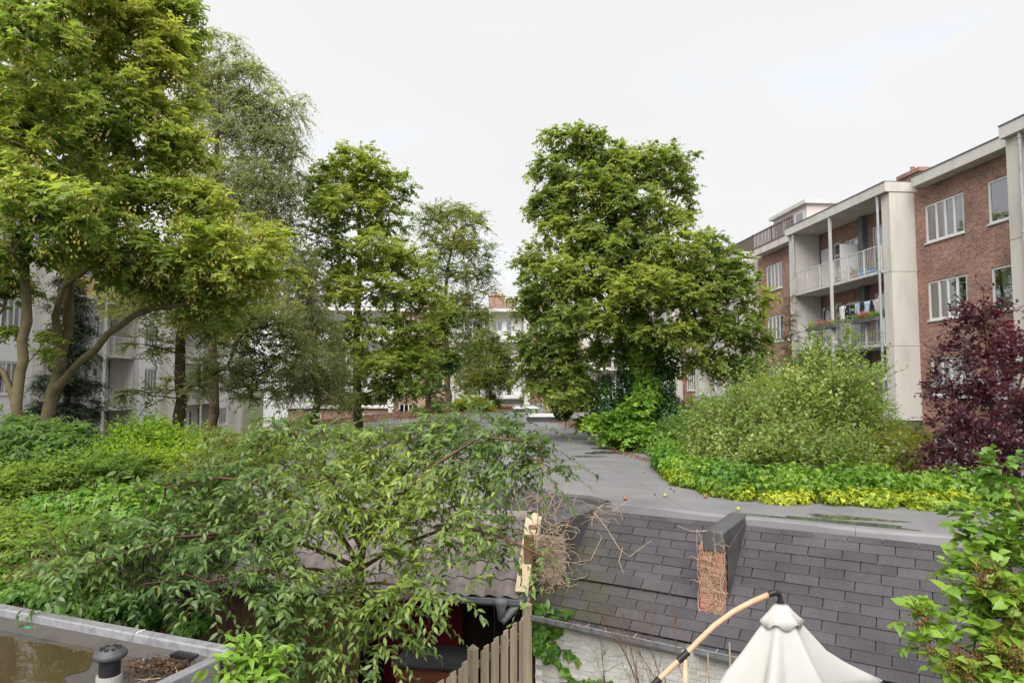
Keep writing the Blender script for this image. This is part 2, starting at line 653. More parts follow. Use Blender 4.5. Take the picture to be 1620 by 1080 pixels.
# ------------------------------------------------------------------ growing a plant
class Skeleton:
    def __init__(s):
        s.p, s.par, s.fix = [], [], []

    def add(s, p, par, fix=0):
        s.p.append(np.asarray(p, float))
        s.par.append(par)
        s.fix.append(fix)
        return len(s.p) - 1

    def path(s, pts, r0, r1, start=None, step=.35, wob=.03):
        """a trunk or limb given by hand, with its own radii"""
        pts = [np.asarray(p, float) for p in pts]
        cur = start
        if cur is None:
            cur = s.add(pts[0], -1, r0)
        L = sum(np.linalg.norm(pts[i + 1] - pts[i]) for i in range(len(pts) - 1))
        run = 0
        # Catmull-Rom through the points
        for i in range(len(pts) - 1):
            p0, p1, p2, p3 = pts[max(i - 1, 0)], pts[i], pts[i + 1], pts[min(i + 2, len(pts) - 1)]
            d = np.linalg.norm(p2 - p1)
            k = max(1, int(d / step))
            for j in range(1, k + 1):
                t = j / k
                q = .5 * (2 * p1 + (p2 - p0) * t + (2 * p0 - 5 * p1 + 4 * p2 - p3) * t * t + (3 * p1 - p0 - 3 * p2 + p3) * t ** 3)
                q = q + RNG.normal(0, wob, 3) * (1 if j < k else .3)
                cur = s.add(q, cur, r0 + (r1 - r0) * (run + d * t) / L)
            run += d
        return cur

    def reach(s, target, step=.45, up=.5, wob=.06, lift=.12, zpen=1.0, lo=0):
        P = np.array(s.p[lo:])
        d = target[None, :] - P
        L = np.linalg.norm(d, axis=1)
        hor = np.linalg.norm(d[:, :2], axis=1)
        cost = L + zpen * np.maximum(0, up * hor - d[:, 2])
        j = int(np.argmin(cost)) + lo
        a, L = s.p[j], L[j - lo]
        k = max(1, int(L / step))
        cur = j
        for i in range(1, k + 1):
            t = i / k
            q = a + (target - a) * t + np.array([0, 0, lift * L * math.sin(math.pi * t)])
            if i < k:
                q = q + RNG.normal(0, wob, 3)
            cur = s.add(q, cur)
        return cur

    def radii(s, tip, expo, rmax):
        n = len(s.p)
        w = np.zeros(n)
        kids = np.zeros(n, int)
        for i in range(n):
            if s.par[i] >= 0:
                kids[s.par[i]] += 1
        w[kids == 0] = 1
        for i in range(n - 1, -1, -1):
            if s.par[i] >= 0:
                w[s.par[i]] += w[i]
        r = np.minimum(tip * np.maximum(w, 1) ** expo, rmax)
        fx = np.array(s.fix, float)
        return np.where(fx > 0, fx, r)

    def arrays(s, r, lo, hi, n):
        idx = [i for i in range(len(s.p)) if s.par[i] >= 0 and lo <= r[i] < hi]
        if not idx:
            return None
        idx = np.array(idx)
        P = np.array(s.p)
        par = np.array(s.par)[idx]
        A, B = P[par], P[idx]
        d = unit(B - A)
        ra = np.minimum(r[par], r[idx] * 1.6)
        return prisms(A - d * ra[:, None] * .25, B + d * r[idx][:, None] * .25, ra, r[idx], n)


def in_lobes(lobes, n, shell=.45):
    """n points spread over ellipsoids (cx,cy,cz, rx,ry,rz), more of them near the skin"""
    L = np.array(lobes, float)
    wt = (L[:, 3] * L[:, 4] * L[:, 5]) ** .72
    k = RNG.choice(len(L), n, p=wt / wt.sum())
    d = unit(RNG.standard_normal((n, 3)))
    rad = RNG.random(n) ** shell
    return L[k, :3] + d * rad[:, None] * L[k, 3:6], k


def px_lobes(lst, deep=1.0):
    """(px, py, rx_px, ry_px, Y[, depth factor]) -> world ellipsoids at the distance Y"""
    out = []
    for q in lst:
        x, y, rx, ryy, Y = q[:5]
        df = q[5] if len(q) > 5 else deep
        c = ay(x, y, Y)
        k = (c - EYE) @ CF / FPX
        out.append((*c, rx * k, rx * k * df, ryy * k))
    return out


def sprays(P, D, twigs, length, droop, per, size, spread=.9, flat=.5, lean=.55, updir=.15, jit=.25):
    """twigs at the branch ends and leaves along them, all vectorised.
    returns leaf arrays and the twig sticks"""
    n = len(P)
    S = np.repeat(P, twigs, axis=0)
    d = np.repeat(D, twigs, axis=0) + RNG.normal(0, spread, (n * twigs, 3)) * np.array([1, 1, flat])
    d[:, 2] += updir
    d = unit(d)
    L = length * RNG.uniform(.55, 1.25, len(S))
    t = (np.arange(per) + .6) / per
    tt = t[None, :] + RNG.normal(0, .25 / per, (len(S), per))
    g = np.array([0, 0, -1.0])
    pos = S[:, None, :] + L[:, None, None] * (d[:, None, :] * tt[..., None] + g * (droop * tt ** 2)[..., None])
    tan = unit(d[:, None, :] + g * (2 * droop * tt)[..., None])
    side = unit(np.cross(tan, np.array([0, 0, 1.0]) + RNG.normal(0, .15, tan.shape)))
    sg = np.where(np.arange(per) % 2 == 0, 1.0, -1.0)[None, :, None]
    axis = unit(tan * lean + side * sg * (1 - lean * .5) + g * droop * .5 + RNG.normal(0, jit, tan.shape))
    nrm = np.array([0, 0, 1.0]) + RNG.normal(0, .42, tan.shape) + d[:, None, :] * .35
    sz = size * RNG.uniform(.65, 1.2, tan.shape[:2])
    A = S
    mid = S + L[:, None] * (d * .5 + g * droop * .25)
    B = S + L[:, None] * (d + g * droop)
    return pos.reshape(-1, 3), axis.reshape(-1, 3), nrm.reshape(-1, 3), sz.ravel(), (A, mid, B)


def clump_tint(P, scale=.9, k=5, amp=.16, base=.5, jit=.16):
    """leaf tints that drift from one clump to the next"""
    v = np.zeros(len(P))
    for i in range(k):
        w = RNG.normal(0, 1 / scale, 3)
        v += np.sin(P @ w + RNG.uniform(0, 6.3))
    return np.clip(base + amp * v / math.sqrt(k) + RNG.normal(0, jit, len(P)), 0, 1)


def plant(name, label, cat, base, trunks, lobes, n_attr, leaf, mats, group=None, twigs=4, tlen=.4, droop=.25, per=6, size=.13, kind='maple',
          tip=.006, expo=.42, rmax=.2, spread=.9, flat=.5, lean=.55, updir=.15, up=.5, zpen=1.0, lift=.10, shell=.45, step=.45, limb_first=True,
          n_obj=0, seeds=None, tw_r=.0035, twig_sticks=True, tint_amp=.24, tint_base=.5, tint_jit=.16, tint_scale=.9, crown='foliage', droopdir=0.0, wob=.06, trunk_wob=.03, keep=None, jit=.25):
    """trunks: list of (points, r0, r1[, start index or None]); lobes: world ellipsoids"""
    root = empty(name, base, label, cat, group)
    sk = Skeleton()
    for i, t in enumerate(trunks):
        start = None
        if i and len(t) < 4:
            q = np.asarray(t[0][0], float)
            P = np.array(sk.p)
            j = int(np.argmin(np.linalg.norm(P - q, axis=1)))
            start = j if np.linalg.norm(P[j] - q) < .6 else None
        sk.path(t[0], t[1], t[2], start, wob=trunk_wob)
    nt0 = len(sk.p)
    L = np.array(lobes, float)
    lo = 0
    if limb_first:
        o = np.argsort([np.min(np.linalg.norm(np.array(sk.p[:nt0]) - c[:3], axis=1)) for c in L])
        for j in o:
            sk.reach(L[j, :3], step, up, wob, lift, zpen)
    P, k = in_lobes(lobes, n_attr, shell)
    if keep is not None:
        P, k = P[keep(P)], k[keep(P)]
    dist = np.linalg.norm(P - L[k, :3], axis=1)
    D = []
    ends = []
    for i in np.argsort(dist):
        j = sk.reach(P[i], step, up * .6, wob, lift * .5, zpen * .6)
        ends.append(P[i])
        pr = sk.par[j]
        D.append(P[i] - sk.p[pr])
    ends = np.array(ends)
    D = unit(np.array(D)) * .8 + np.array([0, 0, droopdir])
    r = sk.radii(tip, expo, rmax)
    # the trunk as a smooth tube, the limbs as sticks
    thick = sk.arrays(r, .05, 9, 10)
    thin = [a for a in (sk.arrays(r, .015, .05, 6), sk.arrays(r, 0, .015, 4)) if a]
    if thick:
        link('trunk', np_mesh('trunk', *thick, smooth=True), mats[0], root)
    lp, la, ln, ls, tw = sprays(ends, D, twigs, tlen, droop, per, size, spread, flat, lean, updir, jit)
    if twig_sticks:
        n = len(tw[0])
        one = np.full(n, tw_r)
        thin.append(prisms(tw[0], tw[1], one, one * .8, 3))
        thin.append(prisms(tw[1], tw[2], one * .8, one * .35, 3))
    if thin:
        br = link('branches', np_mesh('branches', *join_arrays(thin)), mats[0], root)
    tint = clump_tint(lp, tint_scale, amp=tint_amp, base=tint_base, jit=tint_jit)
    foliage(crown, lp, la, ln, ls, tint, kind, leaf, root, n_obj)
    if seeds:
        # hanging bunches of winged seeds
        m = RNG.choice(len(ends), int(len(ends) * seeds[0]), replace=False)
        q = np.repeat(ends[m], seeds[1], axis=0)
        q = q + RNG.normal(0, 1, q.shape) * np.array([.11, .11, .13]) + np.array([0, 0, -.10]) + np.repeat(D[m], seeds[1], axis=0) * .35
        aa = np.array([0, 0, -1.0]) + RNG.normal(0, .5, q.shape)
        foliage('seed_bunches', q, aa, RNG.standard_normal(q.shape), seeds[2] * RNG.uniform(.7, 1.2, len(q)), RNG.uniform(0, 1, len(q)), 'quad', seeds[3], root)
    return root, sk, ends
# ------------------------------------------------------------------ ground
g = MB()
N = 40
g.quad((-400, -60, 0), (400, -60, 0), (400, 900, 0), (-400, 900, 0))
tag(g.build('ground', M['soil']), kind='structure')

ROOF_Z = 3.25


# ------------------------------------------------------------------ apartment blocks
class Face:
    """a facade frame: u along the wall, d out of the wall towards the court, z up"""
    def __init__(s, origin, eu, ed):
        s.o, s.eu, s.ed = np.asarray(origin, float), np.asarray(eu, float), np.asarray(ed, float)
        s.fr = (s.o, s.eu, s.ed, np.array([0, 0, 1.0]))

    def P(s, u, d, z):
        return s.o + s.eu * u + s.ed * d + np.array([0, 0, z])

    def box(s, mb, u0, u1, d0, d1, z0, z1):
        return mb.box((u0, d0, z0), (u1, d1, z1), s.fr)


def wall_holes(F, mb, u0, u1, z0, z1, holes, d0, d1):
    """a wall of real thickness with openings"""
    us = sorted({u0, u1, *[h[0] for h in holes], *[h[1] for h in holes]})
    zs = sorted({z0, z1, *[h[2] for h in holes], *[h[3] for h in holes]})
    us = [u for u in us if u0 <= u <= u1]
    zs = [z for z in zs if z0 <= z <= z1]
    for a, b in zip(us, us[1:]):
        run = None
        for c, e in zip(zs, zs[1:]):
            cu, cz = (a + b) / 2, (c + e) / 2
            hole = any(h[0] < cu < h[1] and h[2] < cz < h[3] for h in holes)
            if hole:
                if run:
                    F.box(mb, a, b, d0, d1, run[0], run[1])
                run = None
            else:
                run = (run[0], e) if run else (c, e)
        if run:
            F.box(mb, a, b, d0, d1, run[0], run[1])


def window(F, root, u0, u1, z0, z1, d, lights, sill=True, curtain=(), name='window', bars=(), fw=.08, blind=None):
    """a frame in an opening: lights = relative widths of the panes; bars = (index, height share) for cross bars"""
    mb = MB()
    t = .07
    F.box(mb, u0, u0 + fw, d - t, d, z0, z1)
    F.box(mb, u1 - fw, u1, d - t, d, z0, z1)
    F.box(mb, u0 + fw, u1 - fw, d - t, d, z1 - fw, z1)
    F.box(mb, u0 + fw, u1 - fw, d - t, d, z0, z0 + fw)
    tot = sum(lights)
    w = (u1 - u0 - 2 * fw)
    x = u0 + fw
    cells = []
    for i, q in enumerate(lights):
        xe = x + w * q / tot
        a, b = x, xe
        if i < len(lights) - 1:
            F.box(mb, xe - fw * .5, xe + fw * .5, d - t, d + .004, z0 + fw, z1 - fw)
            b = xe - fw * .5
        if i:
            a = x + fw * .5
        cells.append((a, b))
        x = xe
    for i, h in bars:
        a, b = cells[i]
        zz = z0 + (z1 - z0) * h
        F.box(mb, a, b, d - t, d + .003, zz - fw * .5, zz + fw * .5)
    if sill:
        F.box(mb, u0 - .03, u1 + .03, d - .02, d + .09, z0 - .05, z0 - .004)
    o = mb.build(name, M['white'], root)
    for i, (a, b) in enumerate(cells):
        p = MB()
        q = [F.P(a, d - .03, z0 + fw), F.P(b, d - .03, z0 + fw), F.P(b, d - .03, z1 - fw), F.P(a, d - .03, z1 - fw)]
        if np.cross(F.eu, (0, 0, 1)) @ F.ed < 0:
            q = q[::-1]          # the pane faces out
        p.quad(*q)
        p.build('pane', M['glass'], o)
    for i, side in curtain:
        a, b = cells[i]
        mid = a + (b - a) * (.5 if side else 1)
        p = MB()
        k = 7
        pts = [(a + (mid - a) * j / k, d - .22 - .03 * (j % 2)) for j in range(k + 1)]
        for q, s in zip(pts, pts[1:]):
            p.quad(F.P(q[0], q[1], z0), F.P(s[0], s[1], z0), F.P(s[0], s[1], z1 - .03), F.P(q[0], q[1], z1 - .03))
        p.build('curtain', M['curtain'], o)
    # the room behind the panes
    r = MB()
    a0, a1, c0_, c1_, d0_, d1_ = u0 - .35, u1 + .35, z0 - .7, z1 + .35, d - .32, d - 2.6
    q = [F.P(u, dd, z) for dd in (d0_, d1_) for u, z in ((a0, c0_), (a1, c0_), (a1, c1_), (a0, c1_))]
    r.add(q, [(4, 5, 6, 7), (0, 1, 5, 4), (1, 2, 6, 5), (2, 3, 7, 6), (3, 0, 4, 7)])
    r.build('room_wall', M['room'], o)
    return o


def railing(F, root, u0, u1, d, z0, z1, name='railing', step=.105, posts=None, panel=False):
    mb = MB()
    F.box(mb, u0, u1, d - .02, d + .02, z1 - .04, z1)
    F.box(mb, u0, u1, d - .012, d + .012, z0 + .04, z0 + .07)
    n = int((u1 - u0) / step)
    for i in range(n + 1):
        u = u0 + (u1 - u0) * i / n
        F.box(mb, u - .006, u + .006, d - .006, d + .006, z0 + .07, z1 - .04)
    for u in posts or []:
        F.box(mb, u - .025, u + .025, d - .03, d + .03, z0 - .1, z1 - .042)
    return mb.build(name, M['railmetal'], root)


LV = [0.92, 3.78, 6.63, 9.48]          # floor levels
WZ = [(1.72, 3.12), (4.60, 6.03), (7.38, 8.83), (10.27, 11.70)]
TOP = 12.38


def brick_bay(F, root, u0, u1, cols, brick, back=.3):
    holes = []
    for (a, b, li) in cols:
        for z0, z1 in WZ:
            holes.append((a, b, z0, z1))
    mb = MB()
    wall_holes(F, mb, u0, u1, 0, TOP, holes, -back, 0)
    mb.build('brick_wall', brick, root)
    for ci, (a, b, li) in enumerate(cols):
        for zi, (z0, z1) in enumerate(WZ):
            k = (ci * 3 + zi * 5 + int(u0)) % 4
            cur = [[(0, 1)], [(0, 0), (1, 1)], [(2, 1)], [(len(li) - 1, 0)]][k]
            window(F, root, a, b, z0, z1, -.035, li, curtain=[c for c in cur if c[0] < len(li)])


def fin(F, root, u0, u1, d0, d1, z0, z1):
    """concrete fin with its cast joints as separate panels"""
    cuts = [z0] + [z for z in (3.80, 6.46, 9.30) if z0 + .3 < z < z1] + [z1]
    for a, b in zip(cuts, cuts[1:]):
        mb = MB()
        F.box(mb, u0, u1, d0, d1, a + .008, b - .008)
        mb.build('concrete_panel', M['concrete'], root, bevel=.012)
    mb = MB()
    F.box(mb, u0 + .02, u1 - .02, d0 + .0, d1 - .02, z0 + .02, z1 - .02)
    mb.build('fin_core', M['soffit'], root)


def fascia(F, root, u0, u1, d0, d1, z0=TOP, z1=12.76, ):
    mb = MB()
    F.box(mb, u0, u1, d0, d1, z0, z1)
    mb.build('fascia', M['concrete'], root, bevel=.01)
    mb = MB()
    F.box(mb, u0, u1, d0 - .02, d1 + .025, z1 + .002, z1 + .035)
    mb.build('roof_trim', M['roofedge'], root)


def pipe(F, root, u, d, z0, z1, r=.045, name='drainpipe', mat='greymetal'):
    mb = MB()
    mb.tube([F.P(u, d, z0), F.P(u, d, z1)], r, 10)
    for z in np.arange(z0 + 1.0, z1, 2.8):
        mb.tube([F.P(u, d, z), F.P(u, d, z + .05)], r * 1.35, 10)
    return mb.build(name, M[mat], root, smooth=False)


def balcony_bay(F, root, u0, u1, brick, dfront=1.0, dback=-.35, full=True, panel=None, lvls=(1, 2, 3), rear='brick'):
    """recessed balconies between two fins: u0 near end, u1 far end"""
    um = (u0 + u1) / 2 + .05
    h = []
    lay = []
    for L in LV:
        lay += [(u0 + .95, u0 + 2.75, L + .12, L + 2.28, 'door'), (um + .25, um + 1.35, L + 1.05, L + 2.12, 'win'), (u1 - 1.70, u1 - 1.12, L + .12, L + 2.2, 'slim')]
    mb = MB()
    wall_holes(F, mb, u0, u1, 0, TOP, [q[:4] for q in lay], dback - .25, dback)
    mb.build('rear_wall', brick, root)
    for a, b, c, e, k in lay:
        if k == 'door':
            o = window(F, root, a, b, c, e, dback - .03, [1, 1.05], sill=False, name='balcony_door', bars=[(0, .62)], fw=.09)
        elif k == 'win':
            window(F, root, a, b, c, e, dback - .03, [1, 1], curtain=[(0, 1)])
        else:
            window(F, root, a, b, c, e, dback - .03, [1], sill=False, name='balcony_door', bars=[(0, .72)], fw=.08)
    for L in LV:
        mb = MB()
        F.box(mb, u1 - 1.02, u1 - .12, dback + .003, dback + .05, L + .1, L + 2.1)
        mb.build('white_door', M['white'], root, bevel=.008)
    for li in lvls:
        z = LV[li]
        mb = MB()
        F.box(mb, u0, u1, dback, dfront - .02, z - .16, z)
        s = mb.build('balcony_slab', M['soffit'], root, bevel=.012)
        posts = list(np.linspace(u0 + .08, u1 - .08, 7))
        railing(F, s, u0 + .02, u1 - .02, dfront + .01, z, z + .98, posts=posts)
        mb = MB()
        F.box(mb, u0 + .01, u1 - .01, dfront - .017, dfront + .03, z - .14, z - .03)
        mb.build('edge_beam', M['railmetal'], s)
        mb = MB()
        F.box(mb, um - .03, um + .03, dback + .01, dfront - .35, z + .005, z + 1.72)
        mb.build('privacy_screen', M['white'], s, bevel=.006)
    for i, (ua, ub) in enumerate(((um - .42, um - .08), (u1 - .10, u1 - .003))):
        mb = MB()
        F.box(mb, ua, ub, dback + .004, dback + (.22 if i == 0 else .06), 0, TOP - .01)
        mb.build('grey_pier', M['greypaint'], root)
    mb = MB()
    F.box(mb, um - .05, um + .05, dfront + .045, dfront + .15, 0.0, TOP - .004)
    mb.build('steel_post', M['railmetal'], root)
    pipe(F, root, u0 + .10, dfront + .09, 0, TOP - .005, .05)
    pipe(F, root, u1 - .10, dfront + .09, 0, TOP - .005, .05)
    fascia(F, root, u0 - .55, u1 + .55, dback, dfront + .18)


def deck(F, root, u0, u1, depth, z=12.5):
    mb = MB()
    F.box(mb, u0, u1, -depth, -.36, z, z + .2)
    mb.build('roof_deck', M['bitumen'], root)
    mb = MB()
    F.box(mb, u0, u1, -depth, -depth + .3, 0, z - .01)
    mb.build('rear_wall', M['brick_y'], root)


# --- block on the right: brick plane at X = 17.4, facing -X
FR = Face((17.4, 0, 0), (0, 1, 0), (-1, 0, 0))
rb = empty('apartment_block', (17.4, 28, 0), 'long brick apartment block with cream concrete fins and stacked balconies beside the purple plum', 'apartment block')
four, two = [1, 1.05, 1.05, 1.15], [1, 1]
brick_bay(FR, rb, 18.93, 24.5, [(21.98, 23.95, four), (19.2, 20.91, two)], M['brick_y'])
brick_bay(FR, rb, 32.5, 38.2, [(35.3, 37.2, four), (32.9, 34.4, two)], M['brick_y'])
brick_bay(FR, rb, 46.35, 52.0, [(49.2, 51.1, four), (46.8, 48.3, two)], M['brick_y'])
for a, b in ((18.4, 18.93), (24.5, 25.02), (31.97, 32.5), (38.2, 38.73), (45.82, 46.35), (52.0, 52.53), (59.6, 60.1)):
    fin(FR, rb, a, b, -.36, 1.0, 3.66 if a < 25 else 3.0, TOP)
    mb = MB()
    FR.box(mb, a + .05, b - .05, -.36, .9, 0, 3.64 if a < 25 else 2.98)
    mb.build('fin_base', M['bitumen_dark'], rb)
balcony_bay(FR, rb, 25.02, 31.97, M['brick_y'])
balcony_bay(FR, rb, 38.73, 45.82, M['brick_y'])
balcony_bay(FR, rb, 52.53, 59.6, M['brick_y'])
balcony_bay(FR, rb, 11.4, 18.4, M['brick_y'])
fascia(FR, rb, 18.93 + .003, 24.5 - .556, -.3, .5)
fascia(FR, rb, 32.5 + .556, 38.2 - .556, -.3, .5)
fascia(FR, rb, 46.35 + .556, 52.0 - .556, -.3, .5)
deck(FR, rb, 11.4, 60.1, 10)
# chimney row over the fin
mb = MB()
FR.box(mb, 24.0, 25.2, -1.3, .1, 12.7, 13.05)
FR.box(mb, 23.93, 25.27, -1.37, .17, 13.052, 13.2)
ch = mb.build('chimney', M['brick_y'], rb)
for i in range(4):
    p = MB()
    p.lathe([(.07, 0), (.07, .16), (.085, .165), (.085, .2), (0, .2)], FR.P(24.6, -.05 - i * .3, 13.2), 10)
    p.build('chimney_pot', surf('terracotta', (.36, .15, .09), (.45, .2, .12), 6, .9, .1) if i == 0 else bpy.data.materials['terracotta'], ch)
# roof terrace with its railing, and the penthouse
pent = MB()
FR.box(pent, 34.2, 38.0, -6.0, -.9, 12.7, 14.55)
po = pent.build('penthouse', surf('pink_cladding', (.58, .50, .48), (.66, .58, .56), 2, .7, .2, 9, stretch=(.3, .3, 9)), rb)
mb = MB()
FR.box(mb, 34.0, 38.2, -6.2, -.7, 14.552, 14.75)
mb.build('penthouse_roof', M['concrete'], po)
mb = MB()
for uu in (34.5, 35.6, 36.7):
    FR.box(mb, uu, uu + .9, -.885, -.86, 12.9, 14.3)
mb.build('penthouse_frame', M['white'], po)
for uu in (34.5, 35.6, 36.7):
    mb = MB()
    FR.box(mb, uu + .07, uu + .83, -.857, -.85, 12.97, 14.23)
    mb.build('penthouse_pane', M['glass'], po)
mb = MB()
FR.box(mb, 36.0, 36.8, -2.6, -1.9, 14.752, 15.0)
mb.build('roof_vent', M['darkmetal'], po)
wd = surf('terrace_wood', (.10, .075, .065), (.19, .15, .13), 4, .85, .3, 30, stretch=(5, 5, .5))
mb = MB()
FR.box(mb, 33.4, 43.0, .30, .36, 13.62, 13.70)
FR.box(mb, 33.4, 43.0, .31, .35, 12.86, 12.92)
for i in range(54):
    u = 33.45 + i * .18
    FR.box(mb, u, u + (.07 if i < 26 else .165), .312, .345, 12.90, 13.62)
for u in (33.4, 35.8, 38.2, 40.6, 42.95):
    FR.box(mb, u - .05, u + .05, .26, .33, 12.8, 13.74)
mb.build('terrace_railing', wd, rb)

# --- block on the left: white, X = -19.5, facing +X
FL = Face((-19.5, 0, 0), (0, 1, 0), (1, 0, 0))
lb = empty('apartment_block', (-19.5, 40, 0), 'white rendered apartment block with recessed balconies behind the left trees', 'apartment block')


def white_bay(u0, u1):
    holes = []
    for z0, z1 in WZ:
        holes += [(u0 + .5, u0 + 2.3, z0, z1), (u1 - 2.3, u1 - .5, z0, z1)]
    mb = MB()
    wall_holes(FL, mb, u0, u1, 0, TOP, holes, -.3, 0)
    mb.build('rendered_wall', M['whitewall'], lb)
    for a, b, c, e in holes:
        window(FL, lb, a, b, c, e, -.035, four, curtain=[(0, 1)])


for a in (20.0, 33.6, 47.2):
    white_bay(a + 7.6, a + 13.0)
    balcony_bay(FL, lb, a, a + 7.0, M['whitewall'])
    for q in (a + 7.0, a + 13.0):
        fin(FL, lb, q, q + .6, -.36, 1.0, 0, TOP)
    fascia(FL, lb, a + 8.156, a + 12.44, -.3, .5)
fin(FL, lb, 19.4, 20.0, -.36, 1.0, 0, TOP)
deck(FL, lb, 13, 62, 9)
mb = MB()
FL.box(mb, 13.0, 19.4, -.3, 0, 0, TOP)
mb.build('rendered_wall', M['whitewall'], lb)
# timber cladding panels on one balcony
mt = surf('orange_cladding', (.42, .27, .14), (.55, .37, .21), 3, .75, .2, 20, stretch=(.4, 4, 4))
for i in range(9):
    mb = MB()
    FL.box(mb, 33.62 + i * .77, 33.62 + i * .77 + .73, 1.06, 1.10, 9.50, 10.4)
    mb.build('cladding_panel', mt, lb)

# --- block across the far end, facing the camera
FE = Face((0, 69.5, 0), (1, 0, 0), (0, -1, 0))
eb = empty('apartment_block', (0, 69.5, 0), 'distant brick apartment block closing the court with chimneys on its roof', 'apartment block')


def end_bay(u0, u1):
    holes = []
    cols = [(u0 + .5, u0 + 2.4, four), (u1 - 2.2, u1 - .5, two)]
    brick_bay(FE, eb, u0, u1, cols, M['brick_x'])


for a in (-14.0, -.4, 13.2):
    end_bay(a + 7.6, a + 13.0)
    balcony_bay(FE, eb, a, a + 7.0, M['whitewall'])
    for q in (a + 7.0, a + 13.0):
        fin(FE, eb, q, q + .6, -.36, 1.0, 0, TOP)
    fascia(FE, eb, a + 8.156, a + 12.44, -.3, .5)
mb = MB()
FE.box(mb, -19.2, -14.0, -.3, 0, 0, TOP)
mb.build('rendered_wall', M['whitewall'], eb)
mb = MB()
FE.box(mb, -20, 27, -9, -.36, 12.5, 12.7)
mb.build('roof_deck', M['bitumen'], eb)
for u, w, h in ((-4.2, 1.2, 1.5), (.2, 1.1, 1.6), (3.2, 1.6, 1.5), (5.0, 1.0, .9), (7.4, 2.2, .8), (10.5, 1.3, 1.3)):
    mb = MB()
    FE.box(mb, u, u + w, -2.4, -1.2, 12.702, 12.75 + h)
    FE.box(mb, u - .06, u + w + .06, -2.46, -1.14, 12.753 + h, 12.85 + h)
    c = mb.build('chimney', M['brick_x'], eb)
    for k in range(max(2, int(w / .4))):
        p = MB()
        p.lathe([(.11, 0), (.1, .28), (0, .28)], FE.P(u + .25 + k * .38, -1.8, 12.851 + h), 8)
        p.build('chimney_pot', bpy.data.materials['terracotta'], c)


# ------------------------------------------------------------------ long flat roof with its bitumen sheets
def clip(poly, a, b, c):
    """keep a*x+b*y<=c"""
    out = []
    for i in range(len(poly)):
        p, q = poly[i], poly[(i + 1) % len(poly)]
        fp, fq = a * p[0] + b * p[1] - c, a * q[0] + b * q[1] - c
        if fp <= 0:
            out.append(p)
        if (fp < 0 < fq) or (fq < 0 < fp):
            t = fp / (fp - fq)
            out.append((p[0] + (q[0] - p[0]) * t, p[1] + (q[1] - p[1]) * t))
    return out


RA = az(781, 763, ROOF_Z)[:2]
RB = az(960, 797, ROOF_Z)[:2]
RD = az(1500, 850, ROOF_Z)[:2]
e_r = (RD - RB) / np.linalg.norm(RD - RB)          # along the ridge of the shingled roof, to the right
n_r = np.array([e_r[1], -e_r[0]])                  # downhill, towards the camera
if n_r[1] > 0:
    n_r = -n_r
R_END = RB + e_r * 6.4
roof_poly = [tuple(R_END), (10.2, 7.4), (8.2, 9.3), (6.3, 10.4), (4.75, 13.6), (4.72, 17), (4.9, 21), (6.1, 38), (6.9, 62), (-2.0, 62), (-3.3, 44), (-6.6, 33.5), (-7.0, 24),
             (-6.0, 16.2), (-3.0, 14.2), tuple(RA), tuple(RB)]
fx = empty('flat_roofed_extension', (0, 35, 0), 'long low extension under a grey bitumen flat roof running down the court', 'extension')
mb = MB()
inner = [(x, y, 0.0) for x, y in roof_poly]
mb.prism(inner, (0, 0, ROOF_Z - .02))
mb.build('wall', surf('grey_plaster', (.22, .21, .20), (.32, .31, .30), 1.5, .9, .3, 20), fx)
for k in range(-8, 11):
    x0 = k * .97 + .33
    p = clip(clip(roof_poly, -1, 0, -x0), 1, 0, x0 + .985)
    if len(p) < 3:
        continue
    lift = .004 if k % 2 else .0
    # long sheets are cut across every few metres
    ys = [q[1] for q in p]
    y = min(ys) - .01
    step = 0
    while y < max(ys):
        y2 = y + 7.5 + (k * 37 % 5)
        pp = clip(clip(p, 0, -1, -y), 0, 1, y2)
        if len(pp) >= 3:
            m2 = MB()
            m2.prism([(a, b, ROOF_Z - .018 + lift) for a, b in pp], (0, 0, .016 + .0))
            o = m2.build('bitumen_sheet', M['bitumen'], fx)
        y = y2
# raised edge along the right and left side
for line in ([(4.75, 13.6), (4.72, 17), (4.9, 21), (6.1, 38), (6.9, 62)], [(-2.0, 62), (-3.3, 44), (-6.6, 33.5), (-7.0, 24)]):
    for a, b in zip(line, line[1:]):
        a, b = np.array(a), np.array(b)
        d = (b - a) / np.linalg.norm(b - a)
        nn = np.array([d[1], -d[0]])
        mb = MB()
        q = [a - nn * .02, b - nn * .02, b + nn * .16, a + nn * .16]
        mb.prism([(x, y, ROOF_Z - .3) for x, y in q], (0, 0, .36))
        mb.build('edge_upstand', M['bitumen_dark'], fx, bevel=.015)
# skylights
for (x, y, w, dz, z) in ((832, 652, 1.5, 1.2, 0), (868, 667, 1.9, 1.1, 0)):
    c = az(x, y, ROOF_Z)
    mb = MB()
    mb.box((c[0] - w / 2, c[1] - .1, ROOF_Z), (c[0] + w / 2, c[1] + dz, ROOF_Z + .22))
    s = mb.build('skylight', M['bitumen_dark'], fx)
    mb = MB()
    mb.box((c[0] - w / 2 - .05, c[1] - .15, ROOF_Z + .222), (c[0] + w / 2 + .05, c[1] + dz + .05, ROOF_Z + .30))
    mb.build('frame', M['white'], s, bevel=.02)
    mb = MB()
    mb.box((c[0] - w / 2 + .08, c[1] - .04, ROOF_Z + .303), (c[0] + w / 2 - .08, c[1] + dz - .06, ROOF_Z + .36))
    mb.build('dome', surf('skylight_dome', (.6, .62, .65), (.7, .72, .75), 3, .25, 0) if 'skylight_dome' not in bpy.data.materials else bpy.data.materials['skylight_dome'], s, bevel=.03)
